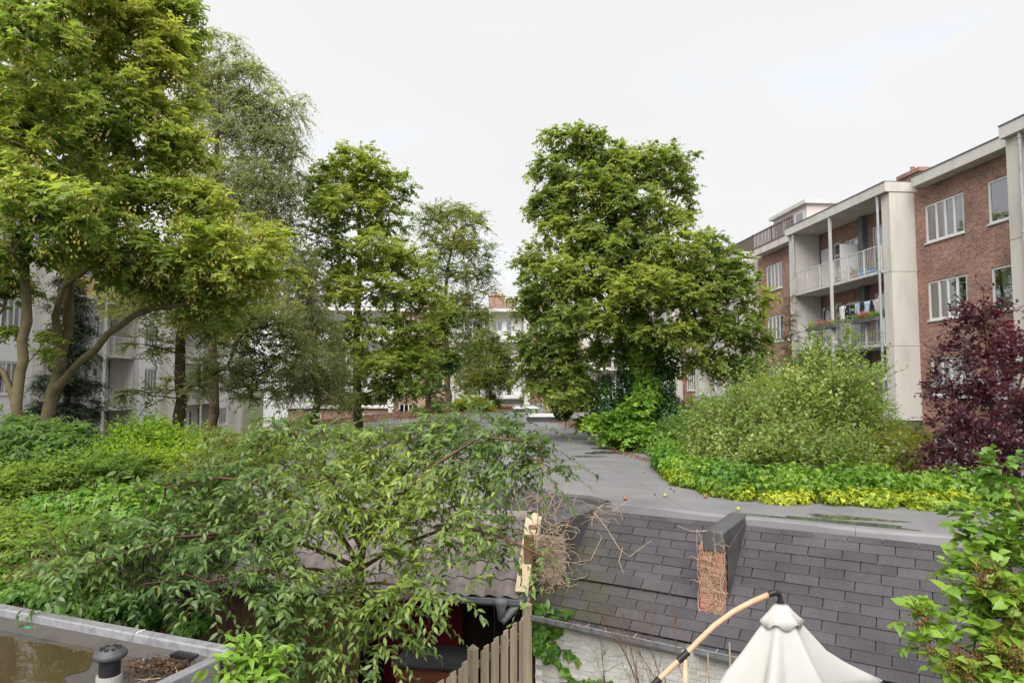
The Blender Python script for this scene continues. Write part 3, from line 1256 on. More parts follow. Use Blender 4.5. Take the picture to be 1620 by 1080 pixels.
# a low grey roof box beyond the maple and a raised hatch
c = az(945, 662, ROOF_Z)
mb = MB()
mb.box((c[0] - 1.6, c[1], 0), (c[0] + 1.9, c[1] + 3.0, ROOF_Z + .45))
hb = mb.build('garden_shed', surf('shed_grey', (.36, .36, .36), (.46, .46, .47), 2, .7, .1))
tag(hb, 'small pale grey flat shed standing under the big maple beside the roof', 'shed')
mb = MB()
mb.box((c[0] - 1.75, c[1] - .12, ROOF_Z + .452), (c[0] + 2.0, c[1] + 3.1, ROOF_Z + .55))
mb.build('roof', M['zinc'], hb)


def blob(cx, cy, rx, ry, n=40, amp=.35, rot=0):
    ph = RNG.uniform(0, 6.3, 6)
    out = []
    for i in range(n):
        a = 2 * math.pi * i / n
        r = 1 + amp * (math.sin(2 * a + ph[0]) * .5 + math.sin(3 * a + ph[1]) * .4 + math.sin(5 * a + ph[2]) * .3 + math.sin(9 * a + ph[3]) * .2)
        x, y = rx * r * math.cos(a), ry * r * math.sin(a)
        out.append((cx + x * math.cos(rot) - y * math.sin(rot), cy + x * math.sin(rot) + y * math.cos(rot)))
    return out


M['puddle'] = water_mat('puddle_water', (.075, .075, .082), .5)
er = math.atan2(e_r[1], e_r[0])
for (x, y, rx, ry, rot) in ((1310, 826, .95, .25, er), (1345, 819, .5, .14, er), (1235, 822, .4, .12, er), (955, 716, .55, .32, .0), (972, 709, .6, .25, .1), (930, 722, .4, .15, 0), (800, 668, .9, .8, 0)):
    c = az(x, y, ROOF_Z)
    mb = MB()
    mb.add([(a, b, ROOF_Z + .0065) for a, b in blob(c[0], c[1], rx, ry, 48, .4, rot)], [tuple(range(48))])
    tag(mb.build('puddle', M['puddle']), kind='structure')


# leaf litter that has collected on the roof: many small dry leaves
def litter(name, regions, n, label, size=.05, z=ROOF_Z):
    P = []
    wsum = sum(r[2] * r[3] for r in regions)
    for cx, cy, rx, ry in regions:
        k = int(n * rx * ry / wsum)
        r = np.sqrt(RNG.random(k)) * (1 + .25 * RNG.standard_normal(k))
        a = RNG.uniform(0, 6.3, k)
        P.append(np.stack([cx + rx * r * np.cos(a), cy + ry * r * np.sin(a), np.full(k, z + .012) + RNG.random(k) * .02], 1))
    P = np.concatenate(P)
    ax_ = RNG.standard_normal(P.shape) * np.array([1, 1, .12])
    nr = np.array([0, 0, 1.0]) + RNG.normal(0, .3, P.shape)
    o = link(name, leaf_mesh(name, P, ax_, nr, size * RNG.uniform(.6, 1.3, len(P)), RNG.random(len(P)), 'quad'), M['litterleaf'])
    tag(o, label, 'leaf litter', kind='stuff')
    return o


M['litterleaf'] = leaf_mat('litter_leaf', [(0, (.09, .04, .02)), (.5, (.22, .10, .045)), (1, (.36, .20, .10))], .05, 1.0, .8, .1, (1, .8, .6))
reg = []
for (x, y, rx, ry) in ((1000, 702, .55, 1.6), (945, 680, .6, 4.0), (985, 716, .3, 1.0), (930, 676, .9, 2.5), (1015, 726, .14, .6)):
    c = az(x, y, ROOF_Z)
    reg.append((c[0], c[1], rx, ry))
litter('leaf_litter', reg, 9000, 'brown fallen leaves drifted along the right edge of the flat roof', .045)
reg = []
for (x, y, rx, ry) in ((640, 657, 2.2, 5), (560, 665, 1.6, 4), (720, 650, 2.4, 6), (790, 645, 2.0, 7), (500, 668, 1.3, 3), (880, 662, 1.0, 6)):
    c = az(x, y, ROOF_Z)
    reg.append((c[0], c[1], rx, ry))
litter('leaf_litter', reg, 30000, 'rusty brown fallen leaves covering the far left of the flat roof', .075)
# ------------------------------------------------------------------ shingled lean-to with the white brick wall
def shingle_mat():
    t = NT('asphalt_shingle')
    g = t.n('NewGeometry')
    oi = t.n('ObjectInfo')
    base = t.ramp(oi.outputs['Random'], [(0, (.040, .038, .044)), (.5, (.050, .047, .054)), (1, (.062, .058, .065))])
    gr = t.ramp(noise(t, 170, 2, .7, g.outputs['Position']), [(.38, (.55, .55, .56)), (.62, (1.45, 1.42, 1.42))])
    m1 = t.n('MixRGB', blend_type='MULTIPLY')
    m1.inputs[0].default_value = 1
    t.l(base, m1.inputs[1])
    t.l(gr, m1.inputs[2])
    # moss where the vine end of the roof stays wet: follows the world X position
    s = t.n('SeparateXYZ')
    t.l(g.outputs['Position'], s.inputs[0])
    mr = t.n('MapRange')
    mr.inputs['From Min'].default_value = 2.6
    mr.inputs['From Max'].default_value = 1.3
    t.l(s.outputs[0], mr.inputs[0])
    ms = t.n('Math', operation='MULTIPLY')
    t.l(mr.outputs[0], ms.inputs[0])
    t.l(t.ramp(noise(t, 3.0, 5, .65, g.outputs['Position']), [(.35, (0, 0, 0)), (.65, (1, 1, 1))]), ms.inputs[1])
    mo = t.n('MixRGB')
    t.l(ms.outputs[0], mo.inputs[0])
    t.l(m1.outputs[0], mo.inputs[1])
    mo.inputs[2].default_value = (.055, .054, .024, 1)
    # dirt runs down the slope and pale dust in broad patches
    du = t.ramp(noise(t, 1.1, 6, .7, g.outputs['Position']), [(.3, (.72, .72, .72)), (.5, (1, 1, 1)), (.75, (1.45, 1.4, 1.36))])
    md2 = t.n('MixRGB', blend_type='MULTIPLY')
    md2.inputs[0].default_value = 1
    t.l(mo.outputs[0], md2.inputs[1])
    t.l(du, md2.inputs[2])
    mo = md2
    b = t.n('BsdfPrincipled')
    t.l(mo.outputs[0], b.inputs['Base Color'])
    b.inputs['Roughness'].default_value = .8
    b.inputs['Specular IOR Level'].default_value = .4
    bn = t.n('Bump')
    bn.inputs['Strength'].default_value = .5
    bn.inputs['Distance'].default_value = .004
    t.l(noise(t, 230, 2, .6, g.outputs['Position']), bn.inputs['Height'])
    t.l(bn.outputs[0], b.inputs['Normal'])
    t.l(b.outputs[0], t.out.inputs[0])
    return t.m


M['shingle'] = shingle_mat()
SL_RUN, SL_DROP = 1.43, 1.10
E3 = np.array([*e_r, 0.0])
DN = np.array([n_r[0] * SL_RUN, n_r[1] * SL_RUN, -SL_DROP])
SLEN = np.linalg.norm(DN)
DNu = DN / SLEN
SN = np.cross(E3, DNu)
if SN[2] < 0:
    SN = -SN
RO = np.array([RB[0], RB[1], ROOF_Z - .06]) + np.array([n_r[0], n_r[1], 0]) * .05


def on_slope(x, y, h=0.0):
    d = ray(x, y)
    o = RO + SN * h
    return EYE + d * ((o - EYE) @ SN) / (d @ SN)


def SP(u, v, h=0.0):
    """u along the ridge, v down the slope"""
    return RO + E3 * u + DNu * v + SN * h


sh = empty('shingled_annex', (RO[0], RO[1], 0), 'low annex with a dark grey shingle roof over a white painted brick wall', 'annex')
U0, U1 = float((on_slope(846, 925) - RO) @ E3), 6.1
mb = MB()
mb.prism([SP(U0, 0, -.07), SP(U1, 0, -.07), SP(U1, SLEN + .02, -.07), SP(U0, SLEN + .02, -.07)], SN * .06)
mb.build('roof_boarding', M['felt'], sh)
EXPO, TAB = .143, .375
ncs = int(SLEN / EXPO) + 1
protos = []
for j in range(4):
    w, l, tk = TAB - .011, EXPO + .03, .012
    b0, b1 = RNG.uniform(.002, .008), RNG.uniform(.002, .008)
    m = MB()
    # local: x along, y downhill, z out; butt end proud, head under the next course
    m.add([(0, 0, 0), (w, 0, 0), (w, l, b1), (0, l, b0), (0, 0, tk * .6), (w, 0, tk * .6), (w, l, tk + b1), (0, l, tk + b0)],
          [(0, 3, 2, 1), (4, 5, 6, 7), (0, 1, 5, 4), (1, 2, 6, 5), (2, 3, 7, 6), (3, 0, 4, 7)])
    me = m.mesh('shingle')
    me.materials.append(M['shingle'])
    protos.append(me)
inv = PW(sh).inverted()
nsh = 0
for c in range(ncs):
    v = c * EXPO - .03
    off = (c % 2) * TAB * .5 + random.uniform(-.03, .03) + (c % 3) * .02
    k = 0
    u = U0 - off
    while u < U1:
        um = u + TAB / 2
        if um > U0 - .05 and nsh < 300 and visible(SP(um, v + .07)[None, :])[0]:
            h = .004 + .0035 * ((c * 7 + k * 3) % 3) / 2
            if c == 8 and um < 1.55:
                h += .03           # a course lifted over an old batten
            o = bpy.data.objects.new('shingle', protos[(c * 5 + k * 3) % 4])
            COL.objects.link(o)
            p = SP(u, v, h)
            jit = random.uniform(-.012, .012)
            a = E3 + DNu * jit
            o.parent = sh
            o.matrix_parent_inverse = inv
            o.matrix_basis = Matrix(((a[0], DNu[0], SN[0], p[0]), (a[1], DNu[1], SN[1], p[1]), (a[2], DNu[2], SN[2], p[2]), (0, 0, 0, 1)))
            nsh += 1
        u += TAB
        k += 1
# flashing roll over the ridge, in lengths, sagging a little
us = [0.12, 1.95, 3.3, 4.7, 6.1]
for a, b in zip(us, us[1:]):
    mb = MB()
    K = 12
    for i in range(K + 1):
        u = a + (b - a - .004) * i / K
        sag = .012 * math.sin(u * 3.1) + .012 * math.sin(u * 1.3 + 1)
        dz = np.array([0, 0, 1.0])
        n3 = np.array([n_r[0], n_r[1], 0])
        o = np.array([RB[0], RB[1], ROOF_Z]) + E3 * u
        mb.v += [tuple(q) for q in (o - n3 * .16 + dz * .012, o - n3 * .03 + dz * (.03 + sag * .3), o + n3 * .06 + dz * (.026 + sag * .3), o + n3 * .085 + dz * (.0 + sag), o + n3 * .105 + dz * (-.12 + sag))]
    mb.f = [(i * 5 + j, i * 5 + j + 1, i * 5 + j + 6, i * 5 + j + 5) for i in range(K) for j in range(4)]
    o = mb.build('ridge_flashing', M['bitumen'], sh, smooth=False)
    md = o.modifiers.new('solid', 'SOLIDIFY')
    md.thickness = .008
# upstand that runs on to the left behind the vine, with a hanging sheet
p0, p1 = np.array([*RB, ROOF_Z]), np.array([*RA, ROOF_Z])
dl = (p1 - p0) / np.linalg.norm(p1 - p0)
nl = np.array([dl[1], -dl[0], 0])
if nl[1] > 0:
    nl = -nl
mb = MB()
L = np.linalg.norm(p1 - p0)
for i in range(10):
    q = []
    for t in (i / 10, (i + 1) / 10):
        o = p0 + dl * L * 1.25 * t
        s = .02 * math.sin(t * 17)
        q += [o - nl * .10 + (0, 0, .01), o + (0, 0, .05 + s), o + nl * .05 + (0, 0, .02 + s), o + nl * .10 + (0, 0, -.42 + s)]
    mb.add(q, [(j, j + 1, j + 5, j + 4) for j in range(3)])
o = mb.build('upstand_flashing', M['bitumen_dark'], sh, smooth=False)
md = o.modifiers.new('solid', 'SOLIDIFY')
md.thickness = .01

# gutter in two lengths with a gap, brackets inside
GT = SP(0, SLEN + .05)


def gut(u0, u1, fall):
    mb = MB()
    n3 = np.array([n_r[0], n_r[1], 0])
    prof = [(.0, .02), (.0, -.06), (.03, -.09), (.08, -.09), (.115, -.055), (.12, .0), (.112, .004)]
    q = []
    for u in (u0, u1):
        o = GT + E3 * u + np.array([0, 0, -.02 - fall * (u - u0)])
        q.append([o + n3 * (a - .02) + np.array([0, 0, b]) for a, b in prof])
    k = len(prof)
    mb.add(q[0] + q[1], [(j, j + 1, j + 1 + k, j + k) for j in range(k - 1)])
    o = mb.build('gutter', M['zinc'], sh)
    md = o.modifiers.new('solid', 'SOLIDIFY')
    md.thickness = .004
    u = u0 + .25
    while u < u1:
        b = MB()
        oo = GT + E3 * u + np.array([0, 0, -.02 - fall * (u - u0)])
        b.tube([oo + n3 * -.05 + (0, 0, .03), oo + n3 * .03 + (0, 0, -.0), oo + n3 * .105 + (0, 0, .008)], .007, 5)
        b.build('gutter_bracket', M['greymetal'], o)
        u += .62
    return o



# white painted bricks, laid singly over a wall core
WN = np.array([n_r[0], n_r[1], 0.0])
WO = np.array([GT[0], GT[1], 0.0]) - WN * .09
WTOP = GT[2] - .06
wd_ = ray(847, 1000)
UW = float((EYE + wd_ * ((WO - EYE) @ WN) / (wd_ @ WN) - WO) @ E3)     # where the wall starts, behind the fence post
gut(UW - .05, 1.62, .012)
gut(1.75, 6.2, .012)
mb = MB()
mb.prism([WO + E3 * UW, WO + E3 * 6.2, WO + E3 * 6.2 - WN * .2, WO + E3 * UW - WN * .2], (0, 0, WTOP))
mb.build('wall_core', M['whitewall'], sh)
M['white_brick'] = surf('white_painted_brick', (.40, .39, .365), (.53, .525, .505), 2.2, .8, .35, 25, c3=(.57, .565, .55), objrand=.07, stretch=(1, 1, .5))
bw, bh = .215, .063
bprotos = []
for j in range(5):
    m = MB()
    s = [RNG.uniform(-.003, .003) for _ in range(8)]
    w, h, dd = .207, .054, .016
    m.add([(0, 0, 0), (w, 0, 0), (w, 0, h), (0, 0, h), (.004 + s[0], dd + s[4], .004), (w - .004, dd + s[5], .004 + s[1]), (w - .004 + s[2], dd + s[6], h - .004), (.004, dd + s[7], h - .004 + s[3])],
          [(4, 5, 6, 7), (0, 1, 5, 4), (1, 2, 6, 5), (2, 3, 7, 6), (3, 0, 4, 7)])
    me = m.mesh('brick')
    me.materials.append(M['white_brick'])
    bprotos.append(me)
rest = MB()
cells = []
row = 0
z = WTOP - bh
while z > .6:
    u = UW + (row % 2) * bw / 2
    while u < 6.0:
        P = WO + E3 * u + np.array([0, 0, z])
        x, y, k = proj(P + E3 * .1)
        if -10 < x < 1630 and y < 1105:
            cells.append((y, u, z, row))
        u += bw
    z -= bh
    row += 1
cells.sort()
for i, (y, u, z, row) in enumerate(cells[:300]):
    o = bpy.data.objects.new('brick', bprotos[(i * 7 + row) % 5])
    COL.objects.link(o)
    p = WO + E3 * (u + random.uniform(-.003, .003)) + np.array([0, 0, z]) + WN * random.uniform(-.003, .003)
    o.parent = sh
    o.matrix_parent_inverse = inv
    o.matrix_basis = Matrix(((E3[0], WN[0], 0, p[0]), (E3[1], WN[1], 0, p[1]), (E3[2], WN[2], 1, p[2]), (0, 0, 0, 1)))
for (y, u, z, row) in cells[300:]:
    rest.box((u, 0, z), (u + .207, .015, z + .054), (WO, E3, WN, np.array([0, 0, 1.0])))
if rest.v:
    rest.build('lower_bricks', M['white_brick'], sh)['kind'] = 'stuff'


# ------------------------------------------------------------------ party walls that stand up through the slope
M['red_brick'] = surf('old_red_brick', (.20, .085, .055), (.33, .15, .10), 8, .9, .5, 40, c3=(.38, .24, .18), objrand=.3)
M['old_mortar'] = surf('old_mortar', (.30, .25, .20), (.42, .36, .30), 9, .95, .5, 40)
M['pale_brick'] = surf('lime_washed_brick', (.30, .25, .20), (.44, .38, .31), 7, .95, .5, 30, objrand=.2)


def party_wall(u, v_front, width, top, label, brickm, back=.12, cap_h=.17):
    base = SP(u, v_front, -.02)
    n3 = np.array([n_r[0], n_r[1], 0])
    # distance back to the ridge
    run = v_front * SL_RUN / SLEN
    r = empty('party_wall', base, label, 'wall')
    fr = (base, E3, -n3, np.array([0, 0, 1.0]))
    hgt = top - base[2]
    core = MB()
    core.box((-width / 2 + .012, .012, 0), (width / 2 - .012, run - .05, hgt - cap_h), fr)
    core.build('core', M['old_mortar'], r)
    # bricks of the front end, stretcher and half in turn, and of the right cheek
    nrow = int((hgt - cap_h) / .062)
    for i in range(nrow):
        z0 = .006 + i * .062
        runs = [(-width / 2, width / 2 - .11), (width / 2 - .102, width / 2)] if i % 2 else [(-width / 2, -width / 2 + .10), (-width / 2 + .108, width / 2)]
        for (a, b) in runs:
            m = MB()
            e = random.uniform(-.006, .006)
            m.box((a, e, z0), (b, .11 if b < width / 2 - .01 else .10 + (i % 2) * .1, z0 + .053), fr)
            m.build('brick', brickm, r, bevel=.005)
    # bitumen covered top that runs back into the roof
    c = MB()
    w = width / 2 + .012
    wl = -width / 2 + .05
    pr = [(wl, -.02, hgt - cap_h - .08), (w, -.02, hgt - cap_h - .08), (w, -.02, hgt - .03), (0, -.025, hgt), (wl, -.02, hgt - .03)]
    pts = [base + E3 * a + (-n3) * b + np.array([0, 0, zz]) for a, b, zz in pr]
    c.prism(pts, -n3 * (run + back) + np.array([0, 0, .02]))
    c.build('felt_capping', M['bitumen_dark'], r, bevel=.012)
    k = MB()
    for sgn in (1,):
        a = base + E3 * w * sgn
        k.prism([a - n3 * .15 + (0, 0, hgt - cap_h - .08), a - n3 * (run + .02) + (0, 0, hgt - .05), SP(u, .06, .01) + E3 * w * sgn, SP(u, v_front - .25, .01) + E3 * w * sgn], E3 * .012 * sgn)
    k.build('side_flashing', M['bitumen_dark'], r)
    return r, base


pf = on_slope(1126, 972)
uu, vv = (pf - RO) @ E3, (pf - RO) @ DNu
tp = pf + 0
# height of its top: the pixel row 838 straight above the foot
d = ray(1128, 838)
n3 = np.array([n_r[0], n_r[1], 0])
t_ = ((pf - EYE) @ n3) / (d @ n3)
ztop = (EYE + d * t_)[2]
pw1, pwb = party_wall(uu, vv, .28, ztop, 'narrow red brick stub under a dark felt cap, wrapped in dry vine stems', M['red_brick'])
pf2 = on_slope(868, 925)
uu2, vv2 = (pf2 - RO) @ E3, (pf2 - RO) @ DNu
d = ray(880, 820)
t_ = ((pf2 - EYE) @ n3) / (d @ n3)
pw2, pwb2 = party_wall(uu2, vv2, .34, (EYE + d * t_)[2], 'pale old brick stub beside the timber post, smothered in dry vine', M['pale_brick'], cap_h=.14)


# ------------------------------------------------------------------ dry vines
def strand(p, d, n, step, sag, wob, att=None):
    """a wandering stem"""
    pts = [np.array(p, float)]
    d = np.array(d, float)
    for i in range(n):
        d = d + RNG.normal(0, wob, 3) + np.array([0, 0, -sag])
        d = d / np.linalg.norm(d)
        pts.append(pts[-1] + d * step)
    return pts


vine = MB()
for i in range(210):        # tangle over the pale stub
    f = RNG.random()
    p = pwb2 + E3 * RNG.uniform(-.24, .24) + n3 * RNG.uniform(.0, .12) + np.array([0, 0, RNG.uniform(.0, .85)])
    pts = strand(p, unit(RNG.normal(0, 1, 3) * np.array([1, .5, 1.2])), RNG.integers(5, 10), .05, .08, .4)
    r0 = RNG.uniform(.002, .0065)
    vine.tube(pts, [r0 * (1 - .6 * k / len(pts)) for k in range(len(pts))], 4, False)
for i in range(38):         # long arching shoots from the top
    p = pwb2 + E3 * RNG.uniform(-.4, .9) + n3 * RNG.uniform(-.5, .1) + np.array([0, 0, RNG.uniform(.75, 1.05)])
    dd = E3 * RNG.uniform(-.7, 1.0) + n3 * RNG.uniform(-.5, .6) + np.array([0, 0, RNG.uniform(.0, 1.1)])
    pts = strand(p, unit(dd), RNG.integers(5, 11), .07, .09, .16)
    r0 = RNG.uniform(.002, .0042)
    vine.tube(pts, [r0 * (1 - .7 * k / len(pts)) for k in range(len(pts))], 4, False)
for i in range(26):
    p = pwb2 + E3 * RNG.uniform(-1.1, .0) - n3 * RNG.uniform(.3, 1.0) + np.array([0, 0, RNG.uniform(.8, .95)])
    pts = strand(p, unit(np.array([RNG.normal(0, .6), RNG.normal(0, .6), 1.0])), RNG.integers(5, 10), .07, .08, .2)
    vine.tube(pts, [.004 * (1 - .7 * k / len(pts)) for k in range(len(pts))], 4, False)
# the shoot that hangs over the shingles
for path in ([(930, 800, .02), (955, 828, .03), (980, 868, .03), (996, 880, .03), (1030, 855, .03)], [(985, 866, .03), (979, 888, .03), (986, 905, .02)], [(905, 890, .03), (935, 885, .04), (952, 850, .04), (946, 842, .05)]):
    q = [on_slope(a, b, h) for a, b, h in path]
    vine.tube(q, [.0055 * (1 - .5 * k / len(q)) for k in range(len(q))], 5)
tag(vine.build('dry_vine', M['bark_tan']), 'leafless tan vine tangled over the pale brick stub and roof edge', 'vine')
vine = MB()
for s in range(16):
    x = RNG.uniform(-.15, .15)
    pts = []
    z = 0
    while z < 1.0:
        pts.append(pwb + E3 * x + n3 * RNG.uniform(.005, .025) + np.array([0, 0, z]))
        x = max(-.16, min(.16, x + RNG.normal(0, .05)))
        z += .09
    vine.tube(pts, [.0042 * (1 - .5 * k / len(pts)) for k in range(len(pts))], 4, False)
    k = RNG.integers(2, len(pts) - 2)
    q = pts[k]
    side = 1 if RNG.random() < .5 else -1
    vine.tube([q, q + E3 * .07 * side + n3 * .03 + (0, 0, .04), q + E3 * .13 * side + n3 * .01 + (0, 0, .02)], [.004, .003, .002], 4, False)
q = pwb + np.array([0, 0, .98])
vine.tube([q, q - E3 * .2 + n3 * .1, q - E3 * .38 + n3 * .05 + (0, 0, .03)], [.004, .003, .002], 4, False)
vine.tube([pwb + n3 * .03, pwb - E3 * .1 + n3 * .12 - (0, 0, .05), pwb - E3 * .25 + n3 * .2 - (0, 0, .13)], [.005, .004, .002], 4, False)
tag(vine.build('dry_vine', M['bark_tan']), 'thin dry vine stems netted over the narrow red brick stub', 'vine')

# dry weeds and debris in the gutter
P = []
for i in range(260):
    u = RNG.uniform(-.8, 1.2)
    P.append(GT + E3 * u + n3 * RNG.uniform(0, .09) + np.array([0, 0, -.07 + RNG.random() * .03]))
P = np.array(P)
o = link('gutter_debris', leaf_mesh('gutter_debris', P, RNG.standard_normal(P.shape) * np.array([1, 1, .3]), np.array([0, 0, 1.0]) + RNG.normal(0, .4, P.shape), RNG.uniform(.02, .05, len(P)), RNG.random(len(P)), 'quad'), M['litterleaf'])
tag(o, 'dry leaves lying in the gutter of the shingle roof', 'leaf litter', kind='stuff')

# ------------------------------------------------------------------ tiled shed with its open timber gable
TG = az(822, 946, 2.28)
TGl = az(430, 925, 2.28)
et = TGl - TG
et[2] = 0
et = et / np.linalg.norm(et)                  # along the eaves, to the left
nt_ = np.array([-et[1], et[0], 0])            # towards the camera
if nt_[1] > 0:
    nt_ = -nt_
TZ, TR, TD = 2.28, 1.02, .80                  # eaves height, run, rise
ts = empty('tiled_shed', (TG[0], TG[1], 0), 'dark stained garden shed with a grey pantile roof beneath the cherry tree', 'shed')
TL = 5.4


def TP(a, b, h=0.0):
    """a along the eaves to the left, b share of the slope from the eaves up"""
    n = unit(np.array(nt_ * TD + np.array([0, 0, TR])))
    return TG + et * a - nt_ * TR * b + np.array([0, 0, TD * b]) + n * h


M['tile'] = surf('weathered_pantile', (.10, .085, .08), (.17, .145, .14), 6, .85, .3, 40, c3=(.20, .165, .16), objrand=.25)
tw, tl = .215, .33
rows = int(math.hypot(TR, TD) / .27) + 1
m = MB()
k = 9
for j in range(k):
    s = j / (k - 1)
    x = s * (tw + .03)
    zz = .028 * math.sin(s * 2 * math.pi - .6)
    m.v += [(x, 0, zz + .02), (x, tl, zz)]
m.f = [(2 * j, 2 * j + 2, 2 * j + 3, 2 * j + 1) for j in range(k - 1)]
tme = m.mesh('roof_tile', True)
tme.materials.append(M['tile'])
SLT = math.hypot(TR, TD)
up_t = unit(-nt_ * TR + np.array([0, 0, TD]))
nn_t = unit(nt_ * TD + np.array([0, 0, TR]))
ex_t = -et
inv = PW(ts).inverted()
for r_ in range(rows):
    for c_ in range(int(TL / tw)):
        o = bpy.data.objects.new('roof_tile', tme)
        COL.objects.link(o)
        p = TG + et * (.03 + (c_ + 1) * tw) + up_t * (r_ * .27 - .04) + nn_t * (.05 + .006 * r_ * 0) + RNG.normal(0, .003, 3)
        o.parent = ts
        o.matrix_parent_inverse = inv
        ex2 = ex_t + up_t * random.uniform(-.01, .01)
        o.matrix_basis = Matrix(((ex2[0], up_t[0], nn_t[0], p[0]), (ex2[1], up_t[1], nn_t[1], p[1]), (ex2[2], up_t[2], nn_t[2], p[2]), (0, 0, 0, 1)))
# boarding under the tiles and a far slope
mb = MB()
mb.prism([TP(0, 0, 0), TP(TL, 0, 0), TP(TL, 1, 0), TP(0, 1, 0)], nn_t * .02)
mb.build('roof_boarding', M['wood_dark'], ts)
rt = TP(0, 1)
mb = MB()
mb.prism([rt, TP(TL, 1), TP(TL, 1) - nt_ * TR * 1.0 + np.array([0, 0, -TD]), rt - nt_ * TR + np.array([0, 0, -TD])], (0, 0, .05))
mb.build('rear_slope', M['tile'], ts)
for i in range(int(TL / .4)):
    mb = MB()
    a, b = TP(i * .4 - .02, 1, .02), TP(i * .4 + .41, 1, .02)
    mb.tube([a, a + (b - a) * .12, a + (b - a) * .14, b], [.125, .125, .108, .104], 14)
    mb.build('ridge_tile', M['tile'], ts, smooth=False)
# back and side walls of dark boards, interior red cloth
fr = (np.array([TG[0], TG[1], 0]), et, -nt_, np.array([0, 0, 1.0]))
nb = int(TL / .16)
for i in range(nb):
    mb = MB()
    mb.box((i * .16 + .003, 1.55, 0), (i * .16 + .157, 1.575 + .01 * (i % 2), 2.3), fr)
    mb.build('plank', M['wood_dark'], ts)
for i in range(10):
    mb = MB()
    mb.box((.05, .25 + i * .135, 0), (.075 + .008 * (i % 2), .25 + i * .135 + .13, 2.3 + min(i, 10 - i) * .05), fr)
    mb.build('plank', M['wood_dark'], ts)
    mb = MB()
    mb.box((TL - .05, .25 + i * .135, 0), (TL - .025 + .008 * (i % 2), .25 + i * .135 + .13, 2.3), fr)
    mb.build('plank', M['wood_dark'], ts)
# reddish fence boards to the left below the eaves
for i in range(16):
    mb = MB()
    mb.box((2.35 + i * .19, .30, 0), (2.35 + i * .19 + .184, .325 + .006 * (i % 2), 2.15), fr)
    mb.build('front_plank', M['wood_brown'], ts)
# posts and gable boards
pp = az(832, 940, 2.2)


def beam(a, b, w, t, mat, name, par, side=None):
    a, b = np.asarray(a, float), np.asarray(b, float)
    d = unit(b - a)
    s = np.asarray(side if side is not None else np.cross(d, (0, 0, 1)), float)
    s = unit(s - d * (s @ d))
    q = np.cross(d, s)
    mb = MB()
    mb.prism([a - s * w / 2 - q * t / 2, a + s * w / 2 - q * t / 2, a + s * w / 2 + q * t / 2, a - s * w / 2 + q * t / 2], b - a)
    return mb.build(name, mat, par, bevel=.006)


e0 = TP(0, 0)
post_b = TG - et * .07 - nt_ * .34
beam(np.array([*post_b[:2], 0]), np.array([*post_b[:2], 3.0]), .12, .12, M['wood_post'], 'post', ts, et)
beam(np.array([*(post_b - nt_ * .45)[:2], 0]), np.array([*(post_b - nt_ * .45)[:2], 3.05]), .12, .12, M['wood_post'], 'post', ts, et)
beam(TP(-.03, .02, .09), TP(-.03, 1.02, .10), .17, .035, M['wood_fresh'], 'barge_board', ts, et)
beam(TP(-.14, .55, .02), TP(-.14, 1.0, .02), .05, .12, M['wood_fresh'], 'barge_board', ts, et)
beam(TP(-.07, .1, -.25), TP(-.07, .8, .0), .04, .05, M['wood_fresh'], 'brace', ts, et)
# half-round gutter, outlet and the sloping downpipe
mb = MB()
prof = [(.0, .02), (.0, -.05), (.03, -.085), (.075, -.085), (.11, -.05), (.115, .01), (.105, .014)]
q = []
for a in (-.06, TL):
    o = TG + et * a + np.array([0, 0, .0 + .004 * a])
    q.append([o + nt_ * (x + .0) + np.array([0, 0, z]) for x, z in prof])
k = len(prof)
mb.add(q[0] + q[1], [(j, j + 1, j + 1 + k, j + k) for j in range(k - 1)])
o = mb.build('gutter', M['pvc'], ts)
md = o.modifiers.new('solid', 'SOLIDIFY')
md.thickness = .005
YG = float(TG[1]) - .10
mb = MB()
mb.tube([ay(793, 947, YG), ay(793, 955, YG), ay(793, 962, YG), ay(793, 978, YG)], [.085, .08, .058, .052], 14)
mb.build('gutter_outlet', M['pvc'], ts, smooth=True)
mb = MB()
mb.tube([ay(792, 974, YG), ay(796, 981, YG), ay(803, 973, YG + .03), ay(818, 955, YG + .1), ay(836, 935, YG + .2)], [.05, .053, .05, .05, .05], 14)
mb.build('downpipe', M['pvc'], ts, smooth=True)

# red cloth hung inside, red box with a felt lid
frr = fr
red = surf('dark_red_cloth', (.10, .004, .012), (.17, .008, .02), 5, .9, .3, 30)
mb = MB()
pts = [(1.05 + j * .11, 1.2 + .03 * (j % 2)) for j in range(12)]
for a, b in zip(pts, pts[1:]):
    o_ = fr[0]
    c = [o_ + et * a[0] - nt_ * a[1], o_ + et * b[0] - nt_ * b[1]]
    mb.quad(c[0] + (0, 0, .6), c[1] + (0, 0, .6), c[1] + (0, 0, 2.2), c[0] + (0, 0, 2.2))
o = mb.build('cloth', red)
tag(o, 'dark red cloth hanging inside the tiled shed', 'cloth')
bx = az(700, 1052, 1.45)
cb = empty('storage_box', (bx[0], bx[1], 0), 'red brown wooden storage box with a black lid in the shed', 'box')
frb = (np.array([bx[0], bx[1], 0]), et, -nt_, np.array([0, 0, 1.0]))
for i in range(9):
    for side in (0, 1):
        mb = MB()
        if side == 0:
            mb.box((-.28, 0 + .003 * (i % 2), i * .15 + .05), (.62, .02, i * .15 + .195), frb)
        else:
            mb.box((-.302, .0, i * .15 + .05), (-.282 - .003 * (i % 2), .62, i * .15 + .195), frb)
        mb.build('slat', M['wood_red'], cb)
mb = MB()
mb.box((-.25, .03, .0), (.6, .6, 1.38), frb)
mb.build('box_core', M['wood_dark'], cb)
mb = MB()
mb.box((-.34, -.05, 1.405), (.66, .68, 1.445), frb)
mb.build('lid', M['felt'], cb, bevel=.008)

